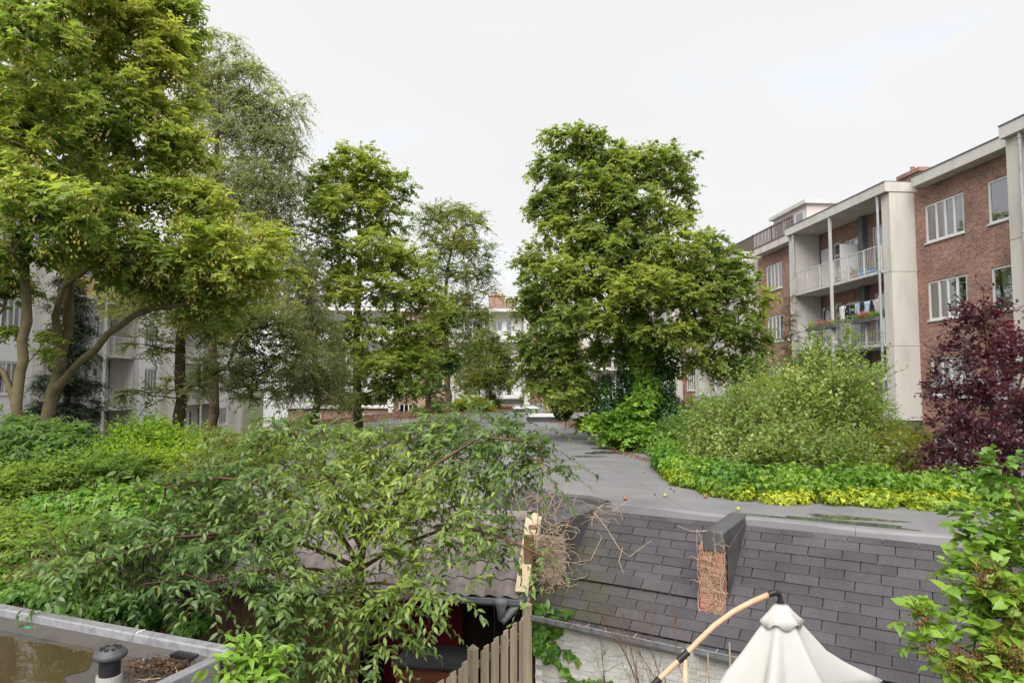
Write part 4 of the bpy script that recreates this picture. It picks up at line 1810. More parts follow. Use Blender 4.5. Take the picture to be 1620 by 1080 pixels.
# ------------------------------------------------------------------ picket fence
f0, f1 = az(834, 962, 2.12), az(748, 1035, 2.0)
fd = f1 - f0
fd[2] = 0
fl = np.linalg.norm(fd)
fd = fd / fl
fn = np.array([-fd[1], fd[0], 0])
if fn[1] > 0:
    fn = -fn
fe = empty('picket_fence', (f1[0], f1[1], 0), 'weathered wooden plank fence with capped posts below the gutter pipe', 'fence')
frf = (np.array([f0[0], f0[1], 0]), fd, fn, np.array([0, 0, 1.0]))
for s, zt in ((0.0, 2.16), (fl, 2.06), (fl + 1.75, 2.0)):
    mb = MB()
    mb.box((s - .045, -.045, 0), (s + .045, .045, zt), frf)
    a = np.array(frf[0] + fd * s)
    ptsq = [a + fd * x + fn * y + (0, 0, zt + .003) for x, y in ((-.05, -.05), (.05, -.05), (.05, .05), (-.05, .05))]
    mb.add(ptsq + [a + (0, 0, zt + .06)], [(0, 1, 4), (1, 2, 4), (2, 3, 4), (3, 0, 4), (3, 2, 1, 0)])
    mb.build('post', M['wood_grey'], fe)
s = .075
i = 0
while s < fl + 2.6:
    if not (abs(s + .05 - fl) < .09):
        mb = MB()
        zt = 2.05 - .05 * s + random.uniform(-.012, .012)
        w = .098
        lift = .028 if i % 2 else -.004
        mb.box((s, lift, .05), (s + w, lift + .02, zt), frf)
        mb.build('picket', M['wood_grey'], fe)
    s += .118
    i += 1
for z in (.4, 1.2, 1.8):
    mb = MB()
    mb.box((0.05, -.03, z), (fl + 2.6, -.006, z + .07), frf)
    mb.build('rail', M['wood_grey'], fe)

# ------------------------------------------------------------------ near flat roof of the neighbour extension
NZ = 3.05
t0, t1 = az(-60, 948, NZ + .10), az(366, 1027, NZ + .10)
td = t1 - t0
td[2] = 0
tdl = np.linalg.norm(td)
td /= tdl
tn = np.array([-td[1], td[0], 0])
if tn[1] < 0:
    tn = -tn
nr = empty('flat_roof', (t1[0], t1[1], 0), 'wet grey gravelled flat roof with a zinc edge below the viewer', 'flat roof')
M['gravel'] = surf('mineral_felt', (.045, .038, .032), (.088, .079, .072), 3.2, .5, .8, 190, c3=(.07, .065, .06), rvar=.25, bdist=.012)
frn = (np.array([t1[0], t1[1], 0]), -td, -tn, np.array([0, 0, 1.0]))
ext = 5.0
mb = MB()
mb.box((.05, .03, 0), (tdl + 3, ext, NZ), frn)
mb.build('roof_slab', M['gravel'], nr)
# fillet up to the edge and the zinc trim in lengths
mb = MB()
mb.prism([frn[0] + frn[1] * 0.06 + frn[2] * .17 + (0, 0, NZ + .002), frn[0] + frn[1] * 0.06 + frn[2] * .044 + (0, 0, NZ + .002), frn[0] + frn[1] * 0.06 + frn[2] * .044 + (0, 0, NZ + .05)], frn[1] * (tdl + 3))
mb.build('edge_fillet', M['gravel'], nr)
cuts = [0]
for x in (203, 33, -140):
    q = az(x, 1006 if x > 100 else (976 if x > 0 else 945), NZ + .10)
    cuts.append((q - frn[0]) @ frn[1])
cuts.append(tdl + 3)
for a, b in zip(cuts, cuts[1:]):
    mb = MB()
    o, u, v, w = frn
    prof = [(-.04, NZ - .1), (-.04, NZ + .10), (-.03, NZ + .112), (.035, NZ + .106), (.045, NZ + .095), (.052, NZ + .045), (.045, NZ + .04)]
    q = []
    for s in (a + .002, b - .002):
        q += [o + u * s + v * x + np.array([0, 0, z]) for x, z in prof]
    k = len(prof)
    mb.add(q, [tuple(range(k)), tuple(range(k, 2 * k))[::-1]] + [(j, (j + 1) % k, (j + 1) % k + k, j + k) for j in range(k)])
    mb.build('zinc_trim', M['lead'], nr)
for s in cuts[1:-1]:
    mb = MB()
    for j in range(5):
        c = frn[0] + frn[1] * (s - .02 + .006 * (j % 2)) + frn[2] * (-.03 + j * .015) + np.array([0, 0, NZ + .112])
        mb.box((c[0] - .006, c[1] - .006, c[2] - .004), (c[0] + .006, c[1] + .006, c[2] + .002))
    mb.build('rivets', M['white'], nr)
# short return edge at the corner, running towards the viewer
mb = MB()
mb.box((-.02, .115, NZ - .1), (.07, ext, NZ + .09), frn)
mb.build('zinc_trim', M['lead'], nr, bevel=.012)
# puddle on it
M['mud_puddle'] = water_mat('muddy_water', (.075, .055, .025), .7)
c = az(20, 1050, NZ)
mb = MB()
mb.add([(a, b, NZ + .005) for a, b in blob(c[0] - .2, c[1] + .02, 1.0, .42, 60, .3, math.atan2(td[1], td[0]))], [tuple(range(60))])
tag(mb.build('puddle', M['mud_puddle']), kind='structure')
# vent pipe
vp = az(172, 1100, NZ)
ve = empty('vent_pipe', (vp[0], vp[1], NZ), 'stubby black roof vent pipe with a slotted round cap', 'vent pipe')
vk = (vp - EYE) @ CF
vz = ay(172, 1040, vp[1])[2]
mb = MB()
mb.lathe([(.075, 0), (.075, .13), (0, .13)], (vp[0], vp[1], NZ), 24)
mb.build('sleeve', surf('grey_sleeve', (.30, .29, .27), (.38, .37, .35), 8, .7, .2), ve, smooth=False)
mb = MB()
mb.lathe([(.062, .131), (.062, vz - NZ), (0, vz - NZ)], (vp[0], vp[1], NZ), 24)
mb.build('pipe', M['black_plastic'], ve)
mb = MB()
z0 = vz - NZ
mb.lathe([(.05, z0 + .001), (.088, z0 + .002), (.098, z0 + .012), (.098, z0 + .03), (.088, z0 + .042), (.075, z0 + .046), (.072, z0 + .056), (.03, z0 + .062), (0, z0 + .062)], (vp[0], vp[1], NZ), 32)
cp = mb.build('cap', surf('cap_plastic', (.05, .05, .055), (.09, .09, .095), 9, .5, .1), ve, smooth=True)
for i in range(8):
    a = i * math.pi / 4
    mb = MB()
    ca, sa = math.cos(a), math.sin(a)
    frs = (np.array([vp[0], vp[1], NZ + z0 + .058]), np.array([ca, sa, 0]), np.array([-sa, ca, 0]), np.array([0, 0, 1.0]))
    mb.box((.030, -.009, 0), (.062, .009, .007), frs)
    mb.build('slot', M['black_plastic'], cp)
# leaf guard, debris, a lost cartridge shaped toy
gp = az(298, 1043, NZ)
lg = empty('leaf_guard', (gp[0], gp[1], NZ), 'black comb-toothed leaf guard lying in dead leaves by the zinc edge', 'leaf guard')
mb = MB()
frg = (np.array([gp[0], gp[1], NZ + .035]), td, tn, np.array([0, 0, 1.0]))
mb.box((-.10, -.03, 0), (.10, .05, .02), frg)
mb.build('plate', M['black_plastic'], lg, bevel=.006)
for i in range(11):
    mb = MB()
    mb.box((-.10 + i * .0185, -.07, -.01), (-.09 + i * .0185, -.031, .014), frg)
    mb.build('tooth', M['black_plastic'], lg)
n = 1500
r = np.abs(RNG.normal(0, 1, n))
P = np.stack([gp[0] + RNG.normal(-.06, .16, n), gp[1] + RNG.normal(-.12, .10, n), NZ + .006 + np.abs(RNG.normal(0, .014, n))], 1)
o = link('leaf_litter', leaf_mesh('leaf_litter', P, RNG.standard_normal(P.shape) * np.array([1, 1, .3]), np.array([0, 0, 1.0]) + RNG.normal(0, .5, P.shape), RNG.uniform(.010, .032, n), RNG.random(n), 'quad'), leaf_mat('rotten_leaf', [(0, (.025, .015, .009)), (.6, (.075, .042, .022)), (1, (.17, .10, .055))], .05, 1, .7, .2, (1, .8, .6)))
tag(o, 'dead leaves and twigs gathered around the leaf guard', 'leaf litter', kind='stuff')
mb = MB()
for i in range(14):
    a = az(RNG.uniform(225, 330), RNG.uniform(1035, 1078), NZ + .01)
    dd = unit(RNG.normal(0, 1, 3) * np.array([1, 1, .1]))
    mb.tube([a, a + dd * .06, a + dd * .12 + RNG.normal(0, .01, 3)], [.003, .0025, .0015], 4)
o = mb.build('twigs', M['bark_tan'])
tag(o, 'short dry twigs scattered on the near flat roof', 'twigs', kind='stuff')
tp_ = az(48, 997, NZ)
ty = empty('plastic_cartridge', (tp_[0], tp_[1], NZ), 'small green plastic tube with a red cap on the near roof', 'plastic tube')
mb = MB()
mb.lathe([(0, 0), (.012, .0), (.016, .02), (.018, .03), (.018, .085), (0, .085)], tp_ + (-.05, 0, .02), 14, axis=(1, -.1, 0))
mb.build('body', surf('green_plastic', (.01, .16, .07), (.015, .2, .09), 8, .35, 0), ty, smooth=True)
mb = MB()
mb.lathe([(0, .086), (.02, .086), (.02, .108), (.0, .108)], tp_ + (-.05, 0, .02), 14, axis=(1, -.1, 0))
mb.build('cap', surf('red_plastic', (.20, .06, .035), (.26, .09, .05), 8, .4, 0), ty)

# ------------------------------------------------------------------ cantilever parasol
PY = 6.1
hub = ay(1231, 950, PY)
pa = empty('cantilever_parasol', (ay(1083, 1080, PY)[0], PY, 0), 'closed off-white cantilever parasol hanging from a curved wood-tone arm', 'parasol')
arm = [ay(x, y, PY) for x, y in ((1218, 939), (1190, 951), (1160, 967), (1130, 989), (1105, 1013), (1085, 1034), (1060, 1057), (1040, 1076), (1020, 1100), (1000, 1130))]
mb = MB()
mb.tube(arm, .024, 14)
mb.build('arm', M['arm_wood'], pa, smooth=True)
mb = MB()
a0 = ay(1082, 1037, PY)
j0, j1 = ay(1089, 1030, PY), ay(1073, 1045, PY)
mb.tube([j0, j1], .030, 14)
mb.tube([j1 * .5 + j0 * .5, ay(1084, 1042, PY)], .02, 10)
mb.build('sliding_clamp', M['black_plastic'], pa)
mb = MB()
mb.tube([ay(1083.5, 1041, PY), np.array([ay(1083.5, 1041, PY)[0], PY, 0.05])], .022, 14)
mb.build('mast', M['arm_wood'], pa, smooth=True)
mb = MB()
mb.tube([ay(1044, 1072, PY), ay(1034, 1083, PY)], .030, 14)
mb.build('arm_joint', M['black_plastic'], pa)
mb = MB()
mb.tube([ay(1215, 940, PY), ay(1226, 936.5, PY), ay(1232, 938, PY)], [.028, .029, .028], 14)
mb.build('arm_end', M['black_plastic'], pa)
mb = MB()
mb.tube([ay(1231, 937, PY), ay(1234, 944, PY), ay(1235, 952, PY)], [.024, .02, .026], 12)
mb.tube([ay(1234.5, 951, PY), ay(1234.5, 954, PY)], .035, 14)
mb.build('hanger', M['black_plastic'], pa)
c0 = ay(1235, 953, PY)
kpx = (c0 - EYE) @ CF / FPX
NS = 96


def canopy(levels, name, flare, parent, hem=None):
    """folded cloth: rings of (drop px, radius px); flare gives each ring its star of folds"""
    mb = MB()
    for li, (dz, r) in enumerate(levels):
        for i in range(NS):
            a = 2 * math.pi * i / NS
            rr = r * kpx
            f = 1 + flare[li] * (.60 * math.cos(6 * a + .5) + .12 * math.cos(12 * a + .6) + .30 * math.sin(4 * a + 1.0))
            # the panel on the right hangs wide of the rest
            wide = max(0, math.cos(a - .10)) ** 6 * flare[li] * .9
            left = max(0, math.cos(a - math.pi)) ** 6 * flare[li] * .25
            zz = -dz * kpx
            if li >= len(levels) - 3 and not hem:
                zz += max(0, math.cos(a + .05)) ** 3 * (10, 34, 78)[li - len(levels) + 3] * kpx
            if hem and li == len(levels) - 1:
                zz += hem * kpx * (math.cos(6 * a + .5) * .5 - .3)
            mb.v.append((c0[0] + rr * (f + wide + left) * math.cos(a), c0[1] + rr * (f + left) * math.sin(a) * .8, c0[2] + zz))
    for li in range(len(levels) - 1):
        for i in range(NS):
            a, b = li * NS + i, li * NS + (i + 1) % NS
            mb.f.append((a, b, b + NS, a + NS))
    mb.f.append(tuple(range(NS)))
    o = mb.build(name, M['paper_white'], parent, smooth=True)
    md = o.modifiers.new('solid', 'SOLIDIFY')
    md.thickness = .003
    return o


cn = canopy([(3, 5), (10, 10), (24, 20), (45, 32), (75, 46), (105, 61), (145, 76), (200, 86)], 'canopy', [0, .05, .12, .22, .32, .40, .45, .5], pa)
canopy([(0, 7), (4, 11), (14, 19), (22, 26), (29, 31)], 'vent_cap', [0, .02, .04, .07, .10], cn, hem=9)
mb = MB()
for i in range(8):
    a = 2 * math.pi * i / 8
    e = c0 + np.array([math.cos(a) * .2, math.sin(a) * .16, -.7])
    mb.tube([c0 + (0, 0, -.05), e, e + np.array([math.cos(a) * .1, math.sin(a) * .1, -.5])], .008, 6)
mb.build('ribs', M['black_plastic'], pa)

# ------------------------------------------------------------------ garden canes, bare shrub
for (x, yt) in ((1120, 1033), (1154, 1016)):
    q = SP((on_slope(x, 1000) - RO) @ E3, SLEN) + n3 * .35
    zt = ay(x, yt, q[1])
    mb = MB()
    mb.tube([(zt[0], q[1], 0), (zt[0] + .01, q[1], zt[2] * .5), tuple(zt)], [.011, .010, .009], 7)
    tag(mb.build('garden_cane', M['bark_tan']), 'thin bamboo cane standing against the white brick wall', 'cane', 'bamboo canes by the white wall')


def bare_shrub(x, ytop, Y, h, n, label, seed):
    r = np.random.default_rng(seed)
    b = ay(x, 1079, Y)
    b = np.array([b[0], Y, 0])
    top = ay(x, ytop, Y)[2]
    mb = MB()

    def grow(p, d, L, rad, lev):
        pts = [p]
        k = 6
        for i in range(k):
            d = unit(d + r.normal(0, .10, 3) + np.array([0, 0, .04]))
            pts.append(pts[-1] + d * L / k)
        mb.tube(pts, [rad * (1 - .6 * i / k) for i in range(k + 1)], 5, False)
        if lev < 3:
            for i in range(r.integers(3, 6)):
                j = r.integers(2, k)
                grow(pts[j], unit(d + r.normal(0, .45, 3) + np.array([0, 0, .25])), L * r.uniform(.3, .55), rad * .5, lev + 1)
    for i in range(n):
        grow(b + np.array([r.normal(0, .04), r.normal(0, .03), 0]), unit(np.array([r.normal(0, .13), r.normal(0, .08), 1.0])), top * r.uniform(.75, .95), .011, 0)
    tag(mb.build('bare_shrub', M['bark_red']), label, 'shrub')


bare_shrub(1033, 965, 7.0, 2, 4, 'leafless reddish shrub with upright twigs before the white wall', 3)
bare_shrub(997, 1025, 7.2, 2, 1, 'small leafless twig shrub beside the ivy on the white wall', 9)

# ------------------------------------------------------------------ fallen apples
ap_r, ap_g = surf('red_apple', (.24, .085, .045), (.34, .16, .08), 30, .4, 0), surf('green_apple', (.28, .30, .08), (.36, .37, .12), 30, .4, 0)
apples = [(989, 791, 0), (1052, 786, 1), (1036, 783, 2), (1066, 778, 3), (1061, 774, 2), (1116, 788, 0), (1135, 787, 2), (1150, 789, 2), (1168, 808, 1), (1088, 771, 1), (877, 772, 0), (1018, 748, 4)]
wordsA = {0: 'rosy fallen apple lying on the grey flat roof', 1: 'green fallen apple lying on the grey flat roof', 2: 'small brown shrivelled apple on the flat roof'}
for x, y, k in apples:
    c = az(x, y, ROOF_Z)
    r = .03 if k < 2 else .017
    mb = MB()
    prof = [(r * .15, r * .12), (r * .55, r * .02), (r * .9, r * .45), (r, r * .95), (r * .92, r * 1.4), (r * .6, r * 1.78), (r * .25, r * 1.8), (r * .05, r * 1.62)]
    mb.lathe(prof, (c[0], c[1], ROOF_Z + .003), 14)
    mb.tube([(c[0], c[1], ROOF_Z + r * 1.6), (c[0] + .004, c[1], ROOF_Z + r * 2.1)], .0015, 5)
    tag(mb.build('apple', ap_g if k == 1 else (ap_r if k == 0 else M['litter']), smooth=True), wordsA[min(k, 2)], 'apple', ['rosy apples on the roof', 'green apples on the roof', 'shrivelled apples on the roof'][min(k, 2)])
# ------------------------------------------------------------------ leaf colours
LM = {}
LM['maple'] = leaf_mat('maple_leaf', [(0, (.085, .140, .042)), (.35, (.150, .215, .056)), (.65, (.215, .280, .068)), (1, (.33, .365, .09))])
LM['maple_y'] = leaf_mat('maple_leaf_light', [(0, (.095, .165, .048)), (.35, (.165, .245, .062)), (.65, (.24, .315, .075)), (1, (.37, .40, .10))])
LM['maple_d'] = leaf_mat('maple_leaf_deep', [(0, (.055, .105, .038)), (.4, (.090, .155, .048)), (.7, (.130, .195, .055)), (1, (.21, .265, .065))])
LM['birch'] = leaf_mat('birch_leaf', [(0, (.16, .20, .105)), (.5, (.24, .285, .15)), (1, (.34, .37, .20))])
LM['willow'] = leaf_mat('grey_green_leaf', [(0, (0.102, 0.144, 0.060)), (.5, (0.192, 0.240, 0.102)), (1, (0.324, 0.348, 0.156))])
LM['robinia'] = leaf_mat('robinia_leaf', [(0, (0.072, 0.114, 0.029)), (.5, (0.144, 0.198, 0.043)), (1, (0.288, 0.312, 0.072))])
LM['conifer'] = leaf_mat('conifer_needle', [(0, (.022, .040, .022)), (.5, (.038, .064, .032)), (1, (.075, .10, .045))], .1)
LM['olive_conifer'] = leaf_mat('olive_conifer_needle', [(0, (.05, .065, .025)), (.5, (.09, .11, .04)), (1, (.16, .17, .07))], .12)
LM['ivy'] = leaf_mat('ivy_leaf', [(0, (.018, .06, .018)), (.5, (.04, .115, .026)), (1, (.12, .22, .035))], .25, 1.4, .35, .45)
LM['ivy_y'] = leaf_mat('yellow_ivy_leaf', [(0, (.10, .19, .018)), (.4, (.20, .29, .022)), (.75, (.34, .40, .026)), (1, (.46, .48, .04))], .3, 1.3)
LM['ivy_g'] = leaf_mat('bright_ivy_leaf', [(0, (.035, .11, .016)), (.5, (.085, .20, .024)), (1, (.22, .34, .035))], .3, 1.4)
LM['apple'] = leaf_mat('apple_sapling_leaf', [(0, (.12, .20, .055)), (.45, (.20, .29, .08)), (.8, (.29, .37, .11)), (1, (.40, .45, .19))], .45)
LM['shrubg'] = leaf_mat('shrub_leaf', [(0, (.085, .165, .038)), (.5, (.155, .26, .052)), (1, (.28, .38, .08))])
LM['shrubo'] = leaf_mat('olive_shrub_leaf', [(0, (0.102, 0.144, 0.026)), (.5, (0.192, 0.234, 0.036)), (1, (0.348, 0.360, 0.060))])
LM['privet'] = leaf_mat('privet_leaf', [(0, (0.066, 0.156, 0.019)), (.5, (0.156, 0.288, 0.031)), (1, (0.348, 0.456, 0.048))])
LM['elder'] = leaf_mat('elder_leaf', [(0, (0.060, 0.120, 0.041)), (.5, (0.108, 0.198, 0.060)), (1, (0.192, 0.300, 0.084))])
LM['cherry'] = leaf_mat('cherry_leaf', [(0, (.050, .105, .036)), (.4, (.098, .175, .050)), (.75, (.185, .275, .062)), (1, (.32, .385, .075))], .42, 1.5, .33, .5)
LM['plum'] = leaf_mat('purple_plum_leaf', [(0, (.042, .018, .032)), (.45, (.080, .032, .050)), (.75, (.135, .034, .048)), (1, (.33, .03, .035))], .35, 1.6, .33, .55, (1.7, .5, .5))
LM['lilac'] = leaf_mat('lilac_leaf', [(0, (0.066, 0.156, 0.029)), (.5, (0.132, 0.252, 0.036)), (1, (0.252, 0.384, 0.048))], .32, 1.4, .36, .45)
LM['bright'] = leaf_mat('bright_plant_leaf', [(0, (.09, .20, .022)), (.5, (.17, .31, .034)), (1, (.30, .42, .05))], .32, 1.3, .36, .45)
LM['yellowbush'] = leaf_mat('yellow_bush_leaf', [(0, (.20, .28, .02)), (.5, (.36, .42, .03)), (1, (.52, .52, .05))], .25, 1.2)
LM['seed'] = leaf_mat('winged_seed', [(0, (.26, .26, .05)), (.6, (.38, .35, .07)), (1, (.42, .30, .10))], .3, 1.2)
LM['brownseed'] = leaf_mat('spent_flower', [(0, (.065, .032, .014)), (.5, (.14, .07, .028)), (1, (.25, .135, .05))], .05, 1, .8, .1, (1, .8, .6))
GT_ = 'trees of the inner court'


def pts(lst, Y):
    return [ay(x, y, Y if not isinstance(Y, (list, tuple)) else Y[i]) for i, (x, y) in enumerate(lst)]


def foot(x, Y):
    p = ay(x, 609, Y)
    return np.array([p[0], Y, 0.0])


# ------------------------------------------------------------------ trees on the left
Y = 14.0
plant('maple_tree', 'tall sycamore maple with a single slender olive trunk by the white wall', 'tree', foot(22, Y),
      [([foot(15, Y), *pts([(26, 640), (38, 570), (42, 480), (37, 400), (42, 280), (40, 150), (45, 0)], Y)], .125, .05), (pts([(26, 640), (8, 590), (-30, 560)], Y), .06, .04)],
      px_lobes([(-70, 40, 120, 120, 14.5), (50, 60, 100, 90, 13.0), (60, 190, 110, 80, 13.4), (-50, 210, 110, 100, 14), (10, 290, 80, 55, 12.8), (95, 330, 95, 55, 12.6), (20, 400, 70, 40, 13.2), (-80, 430, 100, 60, 14.5), (-20, 520, 35, 30, 14.5), (60, -70, 150, 80, 14), (60, 555, 26, 18, 14.6), (15, 455, 40, 25, 15)], .9),
      400, LM['maple_y'], (M['bark_smooth'],), GT_, twigs=9, tlen=.42, droop=.3, per=7, size=.145, kind='maple', tip=.008, seeds=(.85, 40, .075, LM['seed']), tint_base=.52)
Y = 16.0
plant('maple_tree', 'broad sycamore maple whose olive trunk forks into a long slanting limb', 'tree', foot(66, Y),
      [([foot(60, Y), *pts([(76, 660), (95, 560), (108, 470), (114, 400), (118, 300), (140, 160), (160, 30)], Y)], .165, .06),
       (pts([(88, 615), (130, 570), (190, 515), (240, 490), (300, 480), (350, 440)], [16, 15.8, 15.5, 15.2, 15, 15]), .09, .04),
       (pts([(96, 545), (86, 500), (100, 455), (112, 430)], [16, 15.7, 15.7, 15.9]), .08, .05)],
      px_lobes([(200, 50, 110, 85, 15.5), (275, 120, 60, 65, 15.5), (270, 40, 60, 40, 16), (190, 190, 100, 70, 15), (290, 230, 60, 50, 15.3), (150, 330, 95, 60, 14.6), (240, 300, 70, 45, 15), (330, 330, 70, 45, 15), (290, 390, 90, 40, 14.6), (390, 395, 70, 38, 14.8), (360, 440, 70, 35, 15), (230, 420, 80, 40, 15), (160, 415, 60, 25, 15.4), (160, -60, 150, 80, 16), (110, 120, 80, 80, 17), (120, 240, 70, 60, 17), (440, 430, 30, 30, 15.2), (340, 490, 60, 24, 15.6), (280, 460, 60, 22, 15.4)], .9),
      720, LM['maple_y'], (M['bark_smooth'],), GT_, twigs=9, tlen=.45, droop=.3, per=7, size=.145, kind='maple', tip=.008, seeds=(.75, 40, .075, LM['seed']), tint_base=.5)
Y = 25.0
plant('birch_tree', 'airy grey-green birch rising behind the maples against the sky', 'tree', foot(340, Y),
      [([foot(340, Y), *pts([(338, 640), (335, 500), (338, 350), (345, 200), (350, 90)], Y)], .2, .05)],
      px_lobes([(345, 100, 45, 45, 25), (395, 135, 45, 45, 25), (445, 175, 40, 45, 25), (430, 230, 45, 45, 25), (370, 200, 60, 60, 25), (460, 250, 22, 40, 25), (400, 300, 70, 50, 25), (320, 160, 40, 60, 26), (450, 330, 35, 50, 25), (340, 300, 60, 60, 26), (410, 380, 60, 50, 25), (455, 400, 30, 40, 25), (330, 400, 60, 60, 26), (470, 470, 25, 60, 25), (400, 470, 50, 50, 25)], .9),
      900, LM['birch'], (M['bark_brown'],), GT_, twigs=10, tlen=.75, droop=.75, per=11, size=.085, kind='quad', tip=.006, spread=.7, up=.8, tint_amp=.1)
Y = 21.0
plant('hornbeam_tree', 'dark-trunked tree with flat sprays of deep green leaves before the white block', 'tree', foot(283, Y),
      [([foot(283, Y), *pts([(283, 660), (286, 560), (290, 470), (300, 380)], Y)], .21, .10)],
      px_lobes([(240, 485, 60, 32, 20.5), (320, 500, 60, 35, 20.5), (390, 520, 55, 35, 20.5), (230, 545, 40, 18, 20.5), (360, 580, 60, 35, 20.2), (300, 610, 45, 16, 20.2), (235, 625, 45, 12, 20.5), (425, 580, 45, 35, 20.5), (330, 450, 70, 30, 21), (440, 510, 45, 40, 20.5), (200, 470, 40, 25, 20.8), (400, 620, 45, 20, 20.5), (470, 560, 35, 35, 21)], .9),
      520, LM['willow'], (M['bark_brown'],), GT_, twigs=7, tlen=.5, droop=.2, per=8, size=.10, kind='quad', tip=.007, flat=.25, updir=0, up=.2, lift=.05)
Y = 23.0
plant('silver_willow', 'small weeping tree with pale grey-green leaves beside the central maple', 'tree', foot(498, Y),
      [([foot(498, Y), *pts([(498, 655), (499, 600), (495, 520), (488, 450)], Y)], .17, .06)],
      px_lobes([(480, 440, 28, 60, 23), (500, 520, 40, 40, 23), (515, 580, 40, 35, 22.5), (480, 590, 40, 35, 22.5), (530, 625, 26, 18, 22.5), (465, 520, 30, 40, 23), (455, 610, 35, 20, 22.6)], .9),
      480, LM['willow'], (M['bark_brown'],), GT_, twigs=8, tlen=.55, droop=.9, per=10, size=.075, kind='narrow', tip=.006, spread=.7)
# spruce
Y = 19.0
b = foot(105, Y)
zt = ay(110, 440, Y)[2]
lob = []
for i in range(11):
    z = .9 + (zt - .9) * i / 10
    r = 1.35 * (1 - .78 * i / 10)
    for k in range(3):
        a = k * 2.1 + i * .9
        lob.append((b[0] + math.cos(a) * r * .5, b[1] + math.sin(a) * r * .5, z, r * .62, r * .62, .22))
plant('spruce_tree', 'small dark spruce standing behind the forked maple trunk', 'tree', b, [([b, b + (0, 0, 3), b + (0, 0, zt)], .12, .02)], lob, 900, LM['conifer'], (M['bark_brown'],), GT_,
      twigs=10, tlen=.36, droop=.35, per=12, size=.12, kind='needle', tip=.005, flat=.3, updir=-.1, up=-.3, zpen=.5, lift=0)
# central maple
Y = 27.0
plant('maple_tree', 'dense upright maple with tiered branches standing left of the flat roof', 'tree', foot(565, Y),
      [([foot(566, Y), *pts([(566, 660), (564, 570), (566, 480), (570, 380), (565, 290)], Y)], .22, .06)],
      px_lobes([(560, 262, 45, 28, 27), (585, 285, 50, 30, 27), (625, 305, 28, 35, 27), (510, 300, 35, 40, 27), (555, 330, 70, 35, 26.5), (610, 350, 40, 28, 27), (515, 385, 40, 40, 27), (580, 400, 70, 35, 26.5), (640, 410, 45, 28, 27), (520, 450, 45, 30, 27), (600, 460, 70, 32, 26.3), (665, 465, 40, 30, 27), (690, 500, 20, 22, 27), (540, 520, 60, 28, 26.3), (640, 525, 60, 28, 26.2), (600, 570, 80, 28, 26), (650, 600, 45, 22, 26.2), (530, 590, 30, 25, 26.5), (590, 620, 55, 18, 26), (545, 635, 25, 12, 26), (650, 560, 50, 22, 27)], .95),
      640, LM['maple'], (M['bark_brown'],), GT_, twigs=9, tlen=.5, droop=.3, per=7, size=.155, kind='maple', tip=.007, flat=.6, seeds=(.3, 18, .08, LM['seed']), tint_base=.55, up=.3)
Y = 36.0
plant('maple_tree', 'slim second maple between the tiered maple and the robinia', 'tree', foot(680, Y), [([foot(678, Y), *pts([(678, 640), (680, 560), (684, 500)], Y)], .2, .08)],
      px_lobes([(690, 520, 25, 30, 36), (665, 560, 30, 25, 36), (700, 575, 30, 22, 36), (675, 610, 30, 15, 36), (715, 500, 20, 20, 36)], .9),
      170, LM['maple_d'], (M['bark_brown'],), GT_, twigs=8, tlen=.5, droop=.3, per=7, size=.16, kind='maple', tip=.01)
Y = 42.0
plant('robinia_tree', 'tall airy robinia with a dark straight trunk and open feathery crown', 'tree', foot(708, Y),
      [([foot(709, Y), *pts([(709, 645), (708, 580), (704, 500), (708, 430), (722, 360)], Y)], .24, .06), (pts([(708, 600), (728, 580), (760, 560)], Y), .08, .04)],
      px_lobes([(700, 340, 38, 18, 42), (735, 335, 30, 15, 42), (675, 355, 20, 18, 42), (750, 355, 22, 18, 42), (710, 380, 45, 18, 42), (755, 395, 28, 20, 42), (765, 430, 22, 18, 42), (690, 420, 28, 25, 42), (735, 430, 35, 18, 42), (770, 465, 16, 14, 42), (725, 475, 40, 18, 42), (700, 500, 30, 25, 42), (750, 500, 30, 18, 42), (720, 550, 40, 28, 42), (745, 575, 35, 18, 42)], .9),
      520, LM['robinia'], (M['bark_brown'],), GT_, twigs=7, tlen=.75, droop=.3, per=11, size=.13, kind='quad', tip=.012, updir=.1)
Y = 50.0
plant('young_tree', 'young light green tree with a reddish stem at the end of the roof', 'tree', foot(772, Y), [([foot(773, Y), *pts([(773, 650), (776, 600), (770, 550)], Y)], .17, .05)],
      px_lobes([(765, 540, 25, 22, 50), (790, 560, 22, 30, 50), (750, 580, 28, 22, 50), (785, 600, 30, 20, 50), (800, 585, 18, 30, 50), (765, 605, 22, 14, 50), (735, 610, 20, 14, 50)], .9),
      330, LM['robinia'], (M['bark_red'],), GT_, twigs=8, tlen=.7, droop=.3, per=9, size=.14, kind='quad', tip=.01)

